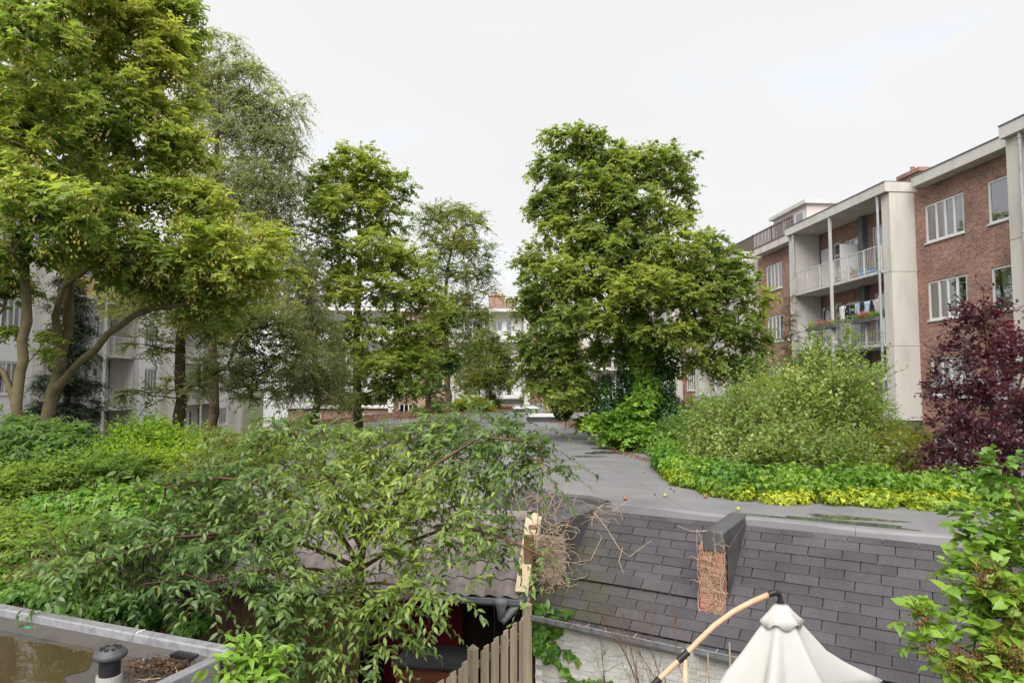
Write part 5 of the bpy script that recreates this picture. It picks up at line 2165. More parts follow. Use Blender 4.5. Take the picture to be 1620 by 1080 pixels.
# ------------------------------------------------------------------ the big maple on the right, clothed in ivy
Y = 22.0
plant('maple_tree', 'largest spreading maple with an ivy-clad trunk right of the flat roof', 'tree', foot(1010, Y),
      [([foot(1012, Y), *pts([(1012, 700), (1008, 600), (1000, 500), (985, 420), (968, 330), (960, 250)], Y)], .36, .08),
       (pts([(1003, 540), (950, 470), (905, 400), (890, 320)], [22, 21.8, 21.6, 21.6]), .15, .06), (pts([(1000, 500), (1050, 430), (1050, 340)], Y), .15, .06), (pts([(1005, 560), (1080, 510), (1150, 480)], [22, 21.6, 21.5]), .14, .05)],
      px_lobes([(895, 222, 35, 22, 22), (945, 235, 38, 32, 22), (880, 270, 40, 28, 22), (935, 300, 60, 38, 21.5), (1000, 265, 45, 32, 22), (1050, 260, 38, 32, 22), (1088, 245, 18, 18, 22), (1085, 290, 26, 26, 22), (1000, 330, 60, 35, 21.3), (870, 330, 35, 28, 22), (1060, 340, 45, 30, 22), (905, 370, 50, 35, 21.5), (970, 395, 70, 35, 21), (1050, 400, 70, 38, 21), (850, 415, 30, 28, 22), (1120, 400, 40, 30, 22), (1150, 440, 50, 38, 21.5), (900, 440, 65, 35, 21), (1000, 455, 85, 32, 20.5), (1090, 465, 70, 32, 20.7), (1195, 480, 28, 26, 22), (845, 480, 35, 28, 22), (930, 505, 70, 32, 20.5), (1050, 525, 80, 28, 20.6), (1140, 520, 55, 28, 21), (1190, 540, 30, 22, 21.5), (850, 540, 40, 34, 21.5), (890, 570, 50, 38, 21), (840, 590, 28, 28, 22), (890, 620, 45, 22, 21), (1115, 570, 42, 20, 21), (1160, 580, 40, 18, 21.5), (955, 555, 38, 20, 21.3)], .95),
      1280, LM['maple'], (M['bark_brown'],), GT_, twigs=8, tlen=.45, droop=.3, per=7, size=.145, kind='maple', tip=.008, seeds=(.45, 18, .075, LM['seed']), tint_base=.52, up=.35, flat=.7)


def climber(name, label, cat, lobes, n, mat, size, kind='ivy', group=None, shell=.12, droop=.5, n_obj=0, amp=.16, base=.5, outward=1.0, tscale=.7, stem=True):
    """leaves lying over a solid mass, facing out and hanging"""
    L = np.array(lobes, float)
    P, k = in_lobes(lobes, n, shell)
    out = unit((P - L[k, :3]) / L[k, 3:6])
    r = empty(name, (L[:, 0].mean(), L[:, 1].mean(), max(0, (L[:, 2] - L[:, 5]).min())), label, cat, group)
    nrm = out * outward + RNG.normal(0, .35, P.shape) + np.array([0, 0, .35])
    axis = np.cross(nrm, np.cross(np.array([0, 0, -1.0]), nrm)) * 1.0 + RNG.normal(0, .45, P.shape) + np.array([0, 0, -.2])
    foliage('foliage', P, axis, nrm, size * RNG.uniform(.55, 1.25, n), clump_tint(P, tscale, amp=amp, base=base), kind, mat, r, n_obj)
    if stem:
        lst = []
        for c in L:
            q = [c[:3] + np.array([0, 0, -c[5]]), c[:3], c[:3] + np.array([0, 0, c[5] * .9])]
            for i in range(6):
                a = q[0] + RNG.normal(0, .25, 3) * c[3:6]
                b2 = q[2] + RNG.normal(0, .35, 3) * c[3:6]
                m2 = (a + b2) / 2 + RNG.normal(0, .15, 3) * c[3:6]
                lst.append((a, m2))
                lst.append((m2, b2))
        A = np.array([x[0] for x in lst])
        B = np.array([x[1] for x in lst])
        link('stems', np_mesh('stems', *prisms(A, B, np.full(len(A), .008), np.full(len(A), .006), 4)), M['bark_red'], r)['kind'] = 'stuff'
    return r


climber('ivy', 'dark ivy sheathing the trunk of the largest maple', 'ivy', px_lobes([(1010, 650, 42, 55, 21.9), (1012, 580, 38, 45, 21.8), (1000, 520, 34, 40, 21.8), (985, 450, 26, 40, 21.8), (1030, 620, 40, 60, 21.6), (960, 640, 30, 50, 21.8), (1055, 660, 35, 40, 21.6), (970, 380, 18, 40, 21.9), (1060, 560, 20, 40, 21.8)], .8), 15000, LM['ivy'], .10, tscale=1.5)
climber('ivy', 'fresh green ivy spilling down the front of the ivy-clad trunk', 'ivy', px_lobes([(1015, 560, 24, 40, 21.2), (1025, 620, 26, 30, 21.0), (1010, 510, 18, 25, 21.1)], .5), 2600, LM['ivy_g'], .11, tscale=1.5)
climber('ivy', 'dark ivy column under the left side of the largest maple', 'ivy', px_lobes([(890, 625, 22, 40, 24), (885, 570, 15, 40, 24), (920, 620, 28, 30, 23.5), (905, 520, 12, 40, 24)], .7), 5000, LM['ivy'], .11, tscale=1.5)

# small olive conifer by the balcony
Y = 29.0
b = foot(1252, Y)
zt = ay(1252, 470, Y)[2]
lob = []
for i in range(9):
    z = 2.5 + (zt - 2.7) * i / 8
    r = .95 * (1 - .82 * i / 8) + .08
    for k in range(3):
        a = k * 2.1 + i * .9
        lob.append((b[0] + math.cos(a) * r * .5, b[1] + math.sin(a) * r * .5, z, r * .6, r * .6, .35))
plant('cypress_tree', 'narrow olive green conifer in front of the brick block balcony', 'tree', b, [([b, b + (0, 0, 3), b + (0, 0, zt)], .10, .02)], lob, 330, LM['olive_conifer'], (M['bark_brown'],), GT_,
      twigs=8, tlen=.32, droop=.2, per=10, size=.075, kind='needle', tip=.005, updir=.3, up=-.1, zpen=.4, lift=0)
# ------------------------------------------------------------------ shrubs right of the roof
GS = 'shrubs beside the flat roof'


def shrub(name, label, lobes, n, mat, stems=5, group=None, bark='bark_brown', **kw):
    L = np.array(lobes, float)
    c = L[:, :3].mean(0)
    base = np.array([c[0], c[1], 0.0])
    tr = []
    for i in range(stems):
        a = RNG.normal(0, .12, 3)
        a[2] = 0
        j = i % len(L)
        top = L[j, :3]
        tr.append(([base + a, base + a + (top - base) * np.array([.35, .35, .5]) + RNG.normal(0, .08, 3), top], .028, .012, 0))
    return plant(name, label, 'shrub', base, tr, lobes, n, mat, (M[bark],), group, **kw)


shrub('apple_sapling', 'pale grey-green apple saplings with upright shoots behind the yellow ivy', px_lobes([(1150, 690, 45, 40, 14.5), (1205, 680, 45, 45, 14.8), (1180, 740, 60, 30, 13.5), (1120, 720, 35, 30, 14), (1130, 760, 40, 15, 13.2), (1240, 730, 50, 35, 14), (1130, 650, 7, 22, 14), (1165, 632, 8, 24, 14.4), (1200, 618, 8, 26, 14.6), (1232, 640, 9, 28, 14.2), (1105, 690, 7, 20, 13.8)]), 230, LM['apple'], 7,
      twigs=4, tlen=.72, droop=-.1, per=12, size=.10, kind='quad', tip=.005, updir=1.1, flat=.7, spread=.5, tint_amp=.34, tint_base=.62, tint_scale=.5, jit=.45, tw_r=.005)
shrub('apple_sapling', 'taller apple sapling with pale shoot tips reaching before the balconies', px_lobes([(1290, 680, 45, 50, 14.2), (1340, 690, 40, 50, 14.2), (1300, 740, 60, 30, 13.2), (1350, 750, 45, 25, 12.8), (1270, 640, 26, 26, 14.5), (1330, 630, 30, 22, 14.3), (1255, 600, 8, 26, 14.5), (1295, 585, 8, 30, 14.6), (1345, 565, 9, 34, 14.8), (1378, 600, 8, 26, 14.4), (1318, 610, 8, 26, 14)]), 230, LM['apple'], 7,
      twigs=4, tlen=.72, droop=-.1, per=12, size=.10, kind='quad', tip=.005, updir=1.1, flat=.7, spread=.5, tint_amp=.34, tint_base=.62, tint_scale=.5, jit=.45, tw_r=.005)
shrub('hawthorn_shrub', 'tall green shrub in front of the lower balconies of the brick block', px_lobes([(1290, 590, 40, 28, 18), (1345, 600, 40, 30, 18), (1260, 620, 45, 30, 18), (1310, 640, 60, 35, 17.5), (1375, 640, 30, 30, 18), (1230, 660, 45, 30, 18), (1340, 548, 12, 24, 18), (1288, 545, 10, 22, 18), (1262, 580, 10, 22, 18.2), (1385, 605, 12, 24, 18), (1385, 670, 30, 30, 17.5)]), 420, LM['shrubg'], 7,
      twigs=6, tlen=.45, droop=.1, per=9, size=.075, kind='quad', tip=.005, updir=.4)
shrub('alder_shrub', 'leafy green shrub below the right limbs of the largest maple', px_lobes([(1170, 640, 45, 28, 19), (1130, 660, 40, 28, 19), (1215, 620, 35, 30, 19.5), (1190, 590, 28, 30, 21), (1100, 680, 40, 22, 18.5)]), 280, LM['shrubg'], 6,
      twigs=6, tlen=.45, droop=.15, per=8, size=.08, kind='quad', tip=.005, updir=.3, tint_base=.4)
shrub('spirea_shrub', 'rounded yellowish green shrub between apple saplings and purple plum', px_lobes([(1400, 720, 50, 32, 13.5), (1440, 740, 40, 28, 12.6), (1380, 760, 50, 22, 12.2), (1350, 720, 40, 28, 13.8), (1450, 700, 40, 22, 14), (1420, 780, 55, 14, 11.6), (1410, 690, 35, 22, 15)]), 420, LM['shrubo'], 7,
      twigs=6, tlen=.36, droop=.3, per=11, size=.05, kind='quad', tip=.004, updir=.3)
shrub('hedge_shrub', 'dark green undergrowth around the foot of the ivy-clad trunk', px_lobes([(1080, 690, 40, 28, 18), (1050, 710, 40, 22, 17.5), (1100, 720, 35, 22, 16), (1120, 650, 35, 20, 21), (1070, 735, 35, 14, 15.5), (1110, 700, 40, 30, 17)]), 330, LM['shrubg'], 6,
      twigs=6, tlen=.4, droop=.15, per=8, size=.085, kind='quad', tip=.005, tint_base=.33)
shrub('mint_shrub', 'low blue-green herbs at the foot of the yellowish shrub', px_lobes([(1340, 785, 40, 12, 11.4), (1300, 775, 40, 14, 11.8), (1385, 790, 35, 10, 11)]), 160, LM['elder'], 5,
      twigs=5, tlen=.25, droop=0, per=9, size=.05, kind='narrow', tip=.004, updir=.8)
shrub('grape_vine', 'bright grape vine climbing at the roof edge before the ivy-clad trunk', px_lobes([(1000, 652, 18, 16, 19), (985, 672, 28, 20, 18.8), (955, 672, 26, 8, 20), (1010, 690, 30, 14, 18), (970, 690, 20, 10, 18.6), (930, 668, 18, 5, 22), (1020, 640, 7, 9, 19)]), 260, LM['ivy_g'], 4,
      twigs=5, tlen=.35, droop=.3, per=6, size=.12, kind='ivy', tip=.006, tint_base=.75, bark='bark_red')
shrub('forsythia_bush', 'vivid yellow-green bush beside the robinia trunk', px_lobes([(745, 640, 28, 14, 46), (725, 645, 14, 12, 46), (765, 645, 16, 10, 46)]), 150, LM['yellowbush'], 4, twigs=6, tlen=.5, droop=.3, per=8, size=.14, kind='quad', tip=.01)
shrub('laurel_bush', 'dark green bush left of the robinia trunk', px_lobes([(695, 640, 14, 12, 44), (680, 648, 14, 8, 43), (780, 632, 14, 12, 52), (660, 650, 12, 6, 42)]), 120, LM['maple_d'], 4, twigs=6, tlen=.45, droop=.3, per=8, size=.13, kind='quad', tip=.01)
# tuft of dry grass on the roof edge
c = az(886, 662, ROOF_Z)
n = 500
P = np.stack([c[0] + RNG.normal(0, .25, n), c[1] + RNG.normal(0, .25, n), np.full(n, ROOF_Z)], 1)
A = RNG.normal(0, .35, P.shape) + np.array([0, 0, 1.0])
o = link('grass_tuft', leaf_mesh('grass_tuft', P, A, RNG.standard_normal(P.shape), RNG.uniform(.4, .85, n), RNG.random(n), 'needle'), LM['litter'] if 'litter' in LM else leaf_mat('dry_grass', [(0, (.28, .2, .1)), (1, (.48, .38, .22))], .2, 1))
tag(o, 'tuft of dry tan grass on the edge of the flat roof', 'grass', kind='stuff')

# ------------------------------------------------------------------ yellow ivy carpet on the roof edge
line = [az(x, y, ROOF_Z) for x, y in ((1052, 738), (1062, 756), (1090, 772), (1120, 782), (1165, 792), (1230, 797), (1300, 800), (1380, 803), (1450, 806), (1540, 808), (1640, 812))]
lob_y, lob_g = [], []
for a, b in zip(line, line[1:]):
    L = np.linalg.norm(b - a)
    k = max(1, int(L / .16))
    for i in range(k):
        p = a + (b - a) * (i + RNG.random()) / k
        back = np.array([.25, .75, 0])
        w_ = .12 + .22 * RNG.random()
        q = p + back * RNG.uniform(.05, .42) + np.array([0, 0, .05 + .08 * RNG.random()])
        lob_y.append((*q, w_, w_, .09 + .10 * RNG.random()))
        w_ = .18 + .25 * RNG.random()
        q = p + back * RNG.uniform(.4, 1.0) + np.array([0, 0, .10 + .22 * RNG.random()])
        lob_g.append((*q, w_, w_, .16 + .12 * RNG.random()))
        q = p + back * RNG.uniform(1.0, 1.7) + np.array([0, 0, .05 + .25 * RNG.random()])
        lob_g.append((*q, .4, .4, .26))
for x, y, Yv in ((1075, 735, 14.5), (1100, 745, 14), (1060, 722, 15.6), (1040, 700, 17.5)):
    q = ay(x, y, Yv)
    lob_g.append((*q, .6, .5, .35))
r = climber('yellow_ivy', 'sulphur yellow ivy carpet creeping over the near roof edge', 'ivy', lob_y, 13000, LM['ivy_y'], .066, shell=.3, tscale=.5, base=.5, amp=.24, stem=False)
r = climber('green_ivy', 'bright green ivy mass rising behind the yellow ivy carpet', 'ivy', lob_g, 21000, LM['ivy_g'], .074, shell=.3, tscale=.6, base=.66, amp=.24, stem=False)

# ------------------------------------------------------------------ purple plum
plant('purple_plum', 'dark purple-leaved plum tree with red shoot tips before the brick block', 'tree', foot(1575, 11.5),
      [([foot(1590, 11.5), *pts([(1585, 800), (1575, 700), (1565, 620), (1560, 540), (1555, 470)], 11.5)], .09, .012), (pts([(1585, 790), (1600, 700), (1615, 600)], 11.5), .05, .02), (pts([(1580, 760), (1540, 690), (1510, 640)], [11.5, 11.2, 11]), .04, .015)],
      px_lobes([(1553, 455, 12, 18, 11.5), (1535, 505, 24, 24, 11.4), (1570, 505, 24, 26, 11.6), (1520, 560, 36, 30, 11.3), (1575, 560, 36, 32, 11.5), (1620, 560, 40, 40, 11.8), (1495, 615, 28, 30, 11.2), (1545, 620, 40, 30, 11.2), (1600, 630, 40, 36, 11.3), (1640, 660, 50, 50, 11.6), (1510, 670, 36, 28, 11), (1570, 690, 50, 30, 10.9), (1530, 725, 50, 26, 10.8), (1610, 730, 45, 34, 10.8), (1490, 755, 36, 16, 10.6), (1560, 770, 40, 18, 10.5), (1445, 760, 24, 10, 10.7), (1480, 720, 26, 14, 11)], .8),
      370, LM['plum'], (M['bark_red'],), None, twigs=5, tlen=.30, droop=.12, per=8, size=.085, kind='quad', jit=.5, tip=.003, updir=.35, tw_r=.002, tint_base=.35, tint_amp=.22)

# ------------------------------------------------------------------ lilac in the right foreground
ll = px_lobes([(1600, 780, 30, 40, 4.3), (1570, 850, 35, 30, 4.2), (1530, 850, 22, 22, 4.2), (1600, 890, 35, 40, 4.1), (1560, 930, 35, 35, 4.0), (1600, 970, 40, 45, 4.0), (1545, 985, 25, 25, 4.0), (1465, 985, 20, 16, 4.0), (1460, 1020, 18, 14, 4.0), (1520, 1050, 40, 22, 3.9), (1590, 1050, 45, 30, 3.9), (1630, 870, 40, 90, 4.3), (1640, 1000, 40, 60, 4.0), (1530, 890, 26, 30, 4.1), (1545, 815, 22, 18, 4.3), (1580, 745, 22, 14, 4.4), (1510, 850, 14, 14, 4.2)], .8)
lr, lsk, lends = plant('lilac_bush', 'lilac bush with heart-shaped leaves and brown spent flower heads by the shingle roof', 'shrub', foot(1680, 4.2),
      [([foot(1690, 4.2), *pts([(1680, 1080), (1650, 950), (1620, 850), (1605, 770)], 4.2)], .03, .008), (pts([(1680, 1080), (1600, 1060), (1540, 1035), (1490, 1005), (1470, 985)], [4.2, 4.1, 4.0, 4.0, 4.0]), .014, .004), (pts([(1650, 950), (1600, 920), (1560, 890), (1535, 850)], 4.15), .012, .004)],
      ll, 190, LM['lilac'], (M['bark_red'],), None, twigs=2, tlen=.17, droop=.1, per=5, size=.085, kind='heart', tip=.0022, tw_r=.0018, updir=.35, n_obj=300, step=.12, wob=.012, lift=.03, trunk_wob=.006)
px_ = proj(lends)
vis = np.where((px_[0] < 1640) & (px_[1] < 1090))[0]
sel = lends[vis[np.argsort(px_[2][vis] + RNG.uniform(0, .35, len(vis)))[:34]]]
sel = sel + (EYE - sel) / np.linalg.norm(EYE - sel, axis=1, keepdims=True) * .10
n = 85
q = np.repeat(sel, n, axis=0) + RNG.normal(0, 1, (len(sel) * n, 3)) * np.array([.022, .022, .036]) + np.array([0, 0, .02])
foliage('flower_heads', q, RNG.standard_normal(q.shape), RNG.standard_normal(q.shape), RNG.uniform(.011, .022, len(q)), RNG.random(len(q)), 'quad', LM['brownseed'], lr)

# ------------------------------------------------------------------ weeping cherry in the foreground
Yc = 7.4
tb = foot(562, Yc)
T = [([tb, *pts([(563, 1040), (566, 960), (568, 900), (572, 868)], Yc)], .055, .045)]


def limb(lst, r0=.026, r1=.008):
    T.append(([ay(x, y, Yv) for x, y, Yv in lst], r0, r1))


limb([(572, 868, 7.4), (600, 800, 7.5), (650, 735, 7.6), (690, 675, 7.7), (740, 660, 7.8)], .03)
limb([(572, 868, 7.4), (620, 800, 7.0), (680, 740, 6.8), (760, 690, 6.6), (850, 700, 6.5)], .026)
limb([(572, 868, 7.4), (540, 800, 7.5), (510, 740, 7.8), (470, 690, 8.0), (420, 680, 8.2)], .028)
limb([(568, 900, 7.4), (520, 820, 7.0), (440, 770, 6.8), (350, 755, 6.6), (260, 770, 6.4)], .028)
limb([(568, 900, 7.4), (480, 860, 6.8), (390, 840, 6.4), (280, 850, 6.1), (150, 890, 5.9)], .026)
limb([(568, 910, 7.4), (640, 860, 7.0), (720, 830, 6.6), (800, 850, 6.3), (870, 885, 6.1)], .022)
limb([(567, 920, 7.4), (500, 900, 6.8), (420, 900, 6.2), (330, 920, 5.9)], .022)
limb([(567, 930, 7.4), (600, 920, 6.8), (660, 930, 6.3), (720, 950, 6.0)], .018)
limb([(565, 960, 7.4), (520, 960, 6.9), (470, 970, 6.5), (420, 985, 6.2)], .018)
limb([(572, 868, 7.4), (560, 780, 7.3), (560, 720, 7.2), (590, 690, 7.1)], .022)
cl = px_lobes([(745, 665, 60, 14, 7.7), (680, 690, 60, 22, 7.4), (820, 690, 55, 22, 6.8), (860, 730, 30, 22, 6.6), (770, 725, 70, 30, 6.9), (690, 750, 80, 35, 7.0), (600, 710, 70, 28, 7.2), (520, 690, 70, 22, 7.7), (450, 690, 60, 22, 8.0), (380, 700, 50, 22, 8.0), (420, 740, 80, 30, 7.2), (520, 760, 80, 35, 7.0), (340, 770, 70, 30, 6.7), (260, 790, 60, 30, 6.5), (230, 850, 70, 35, 6.3), (330, 850, 70, 40, 6.3), (150, 880, 60, 30, 6.2), (90, 900, 40, 25, 6.2), (430, 830, 80, 45, 6.5), (600, 800, 80, 45, 6.8), (700, 820, 70, 35, 6.6), (800, 850, 50, 20, 6.4), (868, 878, 28, 10, 6.1), (250, 920, 60, 30, 6.1), (360, 920, 60, 35, 6.0), (460, 920, 60, 45, 6.2), (480, 1000, 50, 45, 6.2), (560, 940, 50, 40, 6.4), (650, 880, 60, 35, 6.4), (640, 950, 50, 25, 6.1), (720, 950, 40, 18, 6.0), (520, 1050, 45, 30, 6.1), (600, 1010, 40, 30, 6.2), (480, 660, 30, 10, 8.2), (430, 1010, 30, 30, 6.0), (180, 930, 50, 20, 6.2), (820, 720, 40, 25, 6.6)], .9)
plant('cherry_tree', 'spreading cherry tree with drooping glossy leaves in front of the tiled shed', 'tree', tb, T, cl, 900, LM['cherry'], (M['bark_red'],), None,
      twigs=2, tlen=.42, droop=.45, per=13, size=.078, kind='oval', tip=.0026, expo=.4, rmax=.03, tw_r=.0022, spread=.55, flat=.35, updir=.12, lean=.6, n_obj=300, step=.22, wob=.02, lift=.10, trunk_wob=.012, up=.2, tint_amp=.24, tint_scale=.6)

# ------------------------------------------------------------------ garden growth on the left
shrub('elder_bush', 'loose elder bush with long compound leaves under the slender maple', px_lobes([(30, 700, 50, 28, 10.5), (90, 715, 40, 25, 10.5), (-20, 730, 50, 35, 10.3), (60, 680, 22, 14, 10.8), (115, 690, 20, 14, 10.8), (10, 670, 16, 12, 10.8)]), 230, LM['elder'], 6,
      twigs=5, tlen=.42, droop=.5, per=11, size=.10, kind='narrow', tip=.005, updir=.4)
shrub('privet_bush', 'bright green privet bush in front of the low white garage', px_lobes([(230, 700, 45, 22, 11), (190, 715, 40, 22, 10.8), (275, 710, 35, 22, 11), (230, 730, 60, 20, 10.5), (300, 735, 30, 14, 10.2), (240, 682, 14, 10, 11.2)]), 330, LM['privet'], 7,
      twigs=6, tlen=.32, droop=.0, per=10, size=.055, kind='quad', tip=.004, updir=.5)
shrub('berry_shrub', 'olive tinged shrub between the elder and the privet', px_lobes([(130, 740, 50, 16, 10.2), (180, 750, 50, 16, 9.8), (60, 760, 50, 16, 9.8), (0, 780, 40, 18, 9.4), (20, 760, 30, 16, 9.8)]), 260, LM['shrubg'], 6,
      twigs=6, tlen=.34, droop=.2, per=10, size=.06, kind='quad', tip=.004, updir=.4, tint_base=.6)
climber('ivy_mound', 'lush bright ivy mound between olive shrub and cherry branches', 'ivy', px_lobes([(110, 800, 70, 26, 9), (180, 790, 60, 24, 9), (200, 820, 60, 26, 8.6), (90, 830, 60, 28, 8.6), (150, 840, 70, 26, 8.4), (230, 780, 40, 18, 9.2), (290, 790, 40, 20, 8.8)], .9), 7500, LM['ivy_g'], .075, tscale=.5, base=.5)
shrub('bramble_bush', 'light green bramble mass at the frame side of the ivy mound', px_lobes([(20, 840, 50, 30, 8.4), (70, 870, 50, 28, 8), (-10, 880, 50, 35, 8), (50, 820, 40, 18, 8.8), (110, 860, 40, 25, 8), (0, 810, 35, 18, 9)]), 260, LM['shrubg'], 6,
      twigs=6, tlen=.32, droop=.35, per=9, size=.07, kind='oval', tip=.004, updir=.2, tint_base=.62, bark='bark_red')
climber('ivy_hedge', 'low dark and bright ivy growing along behind the zinc roof edge', 'ivy', px_lobes([(30, 930, 50, 16, 7.2), (100, 945, 50, 20, 7), (170, 955, 45, 22, 6.9), (240, 965, 40, 22, 6.8), (300, 985, 30, 22, 6.6), (-20, 920, 40, 18, 7.3), (130, 925, 50, 16, 7.2), (60, 905, 50, 20, 7.6)], .8), 5200, LM['ivy_g'], .07, tscale=.35, base=.42, amp=.25)
shrub('fern_shrub', 'green shrub filling the garden between cherry and central trees', px_lobes([(330, 740, 50, 18, 10), (390, 720, 40, 18, 11), (440, 700, 40, 12, 13), (330, 700, 35, 12, 12), (300, 760, 40, 18, 9.4)]), 240, LM['shrubo'], 6,
      twigs=6, tlen=.35, droop=.2, per=9, size=.06, kind='quad', tip=.004, updir=.2, tint_base=.45)
# brown bramble stems showing through
mb = MB()
for i in range(70):
    p = ay(RNG.uniform(60, 135), RNG.uniform(885, 915), 6.9 + RNG.random() * .3)
    pts_ = strand(p, unit(np.array([RNG.normal(0, 1), RNG.normal(0, .3), RNG.uniform(-.2, .8)])), 9, .055, .10, .2)
    mb.tube(pts_, [.0045 * (1 - .6 * k / 9) for k in range(10)], 4, False)
tag(mb.build('dead_bramble', M['bark_red']), 'tangle of dead reddish bramble stems left of the cherry leaves', 'bramble')

# leafy plant at the corner of the near roof
plant('leafy_plant', 'fresh light green leafy plant growing at the near roof corner', 'plant', foot(400, 4.6),
      [([foot(400, 4.6), *pts([(400, 1085), (392, 1050)], 4.6)], .014, .006), (pts([(400, 1085), (420, 1050), (425, 1030)], 4.6), .01, .004)],
      px_lobes([(385, 1040, 28, 16, 4.5), (415, 1050, 26, 22, 4.5), (360, 1065, 26, 12, 4.4), (395, 1075, 36, 14, 4.4), (330, 1068, 12, 8, 4.4), (430, 1078, 20, 14, 4.5)], .8),
      44, LM['bright'], (M['bark_red'],), None, twigs=2, tlen=.15, droop=.2, per=5, size=.085, kind='oval', tip=.002, tw_r=.0018, n_obj=240, step=.1, wob=.01, lift=.03, trunk_wob=.004, up=.1)

# ivy hanging on the white wall
WP = WO + WN * .03


def on_wall(x, y, h=.03):
    d = ray(x, y)
    o = WO + WN * h
    return EYE + d * ((o - EYE) @ WN) / (d @ WN)


iv = empty('wall_ivy', on_wall(860, 1040), 'green ivy hanging from the gutter over the white brick wall', 'ivy')
P = []
for (x, y, sx, sy, n) in ((855, 965, 9, 10, 45), (865, 985, 12, 12, 70), (862, 1010, 11, 12, 60), (868, 1030, 8, 8, 30), (885, 970, 14, 5, 26), (850, 1000, 6, 25, 36)):
    for i in range(n):
        P.append(on_wall(x + RNG.normal(0, sx), y + RNG.normal(0, sy), .04 + abs(RNG.normal(0, .035))))
for path in ([(872, 1015), (890, 1030), (905, 1035), (918, 1046)], [(880, 1048), (895, 1060), (905, 1075), (915, 1082)], [(885, 970), (900, 968), (912, 966)], [(900, 1078), (930, 1074), (965, 1076)]):
    for a, b in zip(path, path[1:]):
        for i in range(8):
            t = RNG.random()
            P.append(on_wall(a[0] + (b[0] - a[0]) * t + RNG.normal(0, 1.5), a[1] + (b[1] - a[1]) * t + RNG.normal(0, 1.8), .03))
P = np.array(P)
N_ = WN[None, :] + RNG.normal(0, .3, P.shape) + np.array([0, 0, .3])
A_ = np.array([0, 0, -1.0]) + RNG.normal(0, .4, P.shape)
foliage('foliage', P, A_, N_, RNG.uniform(.07, .125, len(P)), np.clip(RNG.normal(.42, .22, len(P)), 0, 1), 'ivy', LM['ivy_g'], iv, n_obj=300)
for path in ([(850, 955), (858, 990), (866, 1030)], [(862, 1000), (890, 1030), (918, 1046)], [(866, 1030), (895, 1060), (918, 1085)], [(852, 958), (885, 970), (912, 966)], [(880, 1080), (930, 1076), (965, 1078)]):
    mb = MB()
    mb.tube([on_wall(x, y, .02) for x, y in path], .004, 5)
    mb.build('stem', M['bark_red'], iv)

# ------------------------------------------------------------------ low white garage and brick garden wall on the left
c = az(200, 695, 3.0)
ga = empty('garage', (c[0], c[1], 0), 'low white garage roof edge between the left tree trunks', 'garage')
g0, g1 = az(120, 700, 3.05), az(262, 682, 3.05)
d_ = unit(g1 - g0)
n_ = np.array([-d_[1], d_[0], 0])
if n_[1] < 0:
    n_ = -n_
L = np.linalg.norm(g1 - g0)
frg = (np.array([g0[0], g0[1], 0]), d_, n_, np.array([0, 0, 1.0]))
mb = MB()
mb.box((-4, .15, 0), (L, 5, 2.6), frg)
mb.build('wall', M['stainwall'], ga)
mb = MB()
mb.box((-4.1, 0, 2.602), (L + .1, 5.1, 2.8), frg)
mb.build('fascia', M['white'], ga)
mb = MB()
mb.box((-4.1, .05, 2.803), (L + .1, 5.1, 2.85), frg)
mb.build('roof', M['bitumen'], ga)
# brick shed with an awning at the foot of the central maple
c = az(560, 660, 2.6)
bs = empty('brick_shed', (c[0] - 1, c[1] + 4, 0), 'low brick garden shed with white windows behind the central maple', 'shed')
FSH = Face((c[0] - 6, c[1] + 5, 0), (1, 0, 0), (0, -1, 0))
mb = MB()
wall_holes(FSH, mb, 0, 8, 0, 3.1, [(5.4, 7.2, 1.6, 2.7), (1.2, 2.6, 1.6, 2.7)], -.2, 0)
mb.build('brick_wall', M['brick_x'], bs)
window(FSH, bs, 5.4, 7.2, 1.6, 2.7, -.03, [1, 1, 1])
window(FSH, bs, 1.2, 2.6, 1.6, 2.7, -.03, [1, 1])
mb = MB()
FSH.box(mb, -.2, 8.2, -4, .25, 3.102, 3.25)
mb.build('roof', M['concrete'], bs)
# ------------------------------------------------------------------ things on the balconies
zb = LV[2]


def BW(u, d, z):
    return FR.P(u, d, z)


cloths = [('white', 'white shirt hung next to the flower boxes'), ('dark', 'navy trousers hanging on the balcony washing line'), ('dark', 'navy trousers hanging on the balcony washing line'), ('blue', 'pale blue jeans hanging between navy trousers'), ('dark', 'navy trousers hanging on the balcony washing line'), ('blue2', 'light blue shirt hanging near the grey drainpipe'), ('dark', 'navy trousers hanging on the balcony washing line'), ('print', 'pale patterned blouse at the end of the washing line')]
cm = {'white': surf('white_cloth', (.62, .6, .62), (.74, .72, .74), 9, .9, 0), 'dark': surf('navy_cloth', (.012, .014, .028), (.025, .027, .045), 9, .9, 0), 'blue': surf('denim', (.30, .37, .46), (.42, .49, .57), 12, .9, 0), 'blue2': surf('pale_blue_cloth', (.36, .45, .60), (.48, .56, .70), 12, .9, 0), 'print': surf('print_cloth', (.30, .24, .28), (.70, .64, .66), 40, .9, 0)}
line_u = np.linspace(28.2, 25.75, len(cloths))
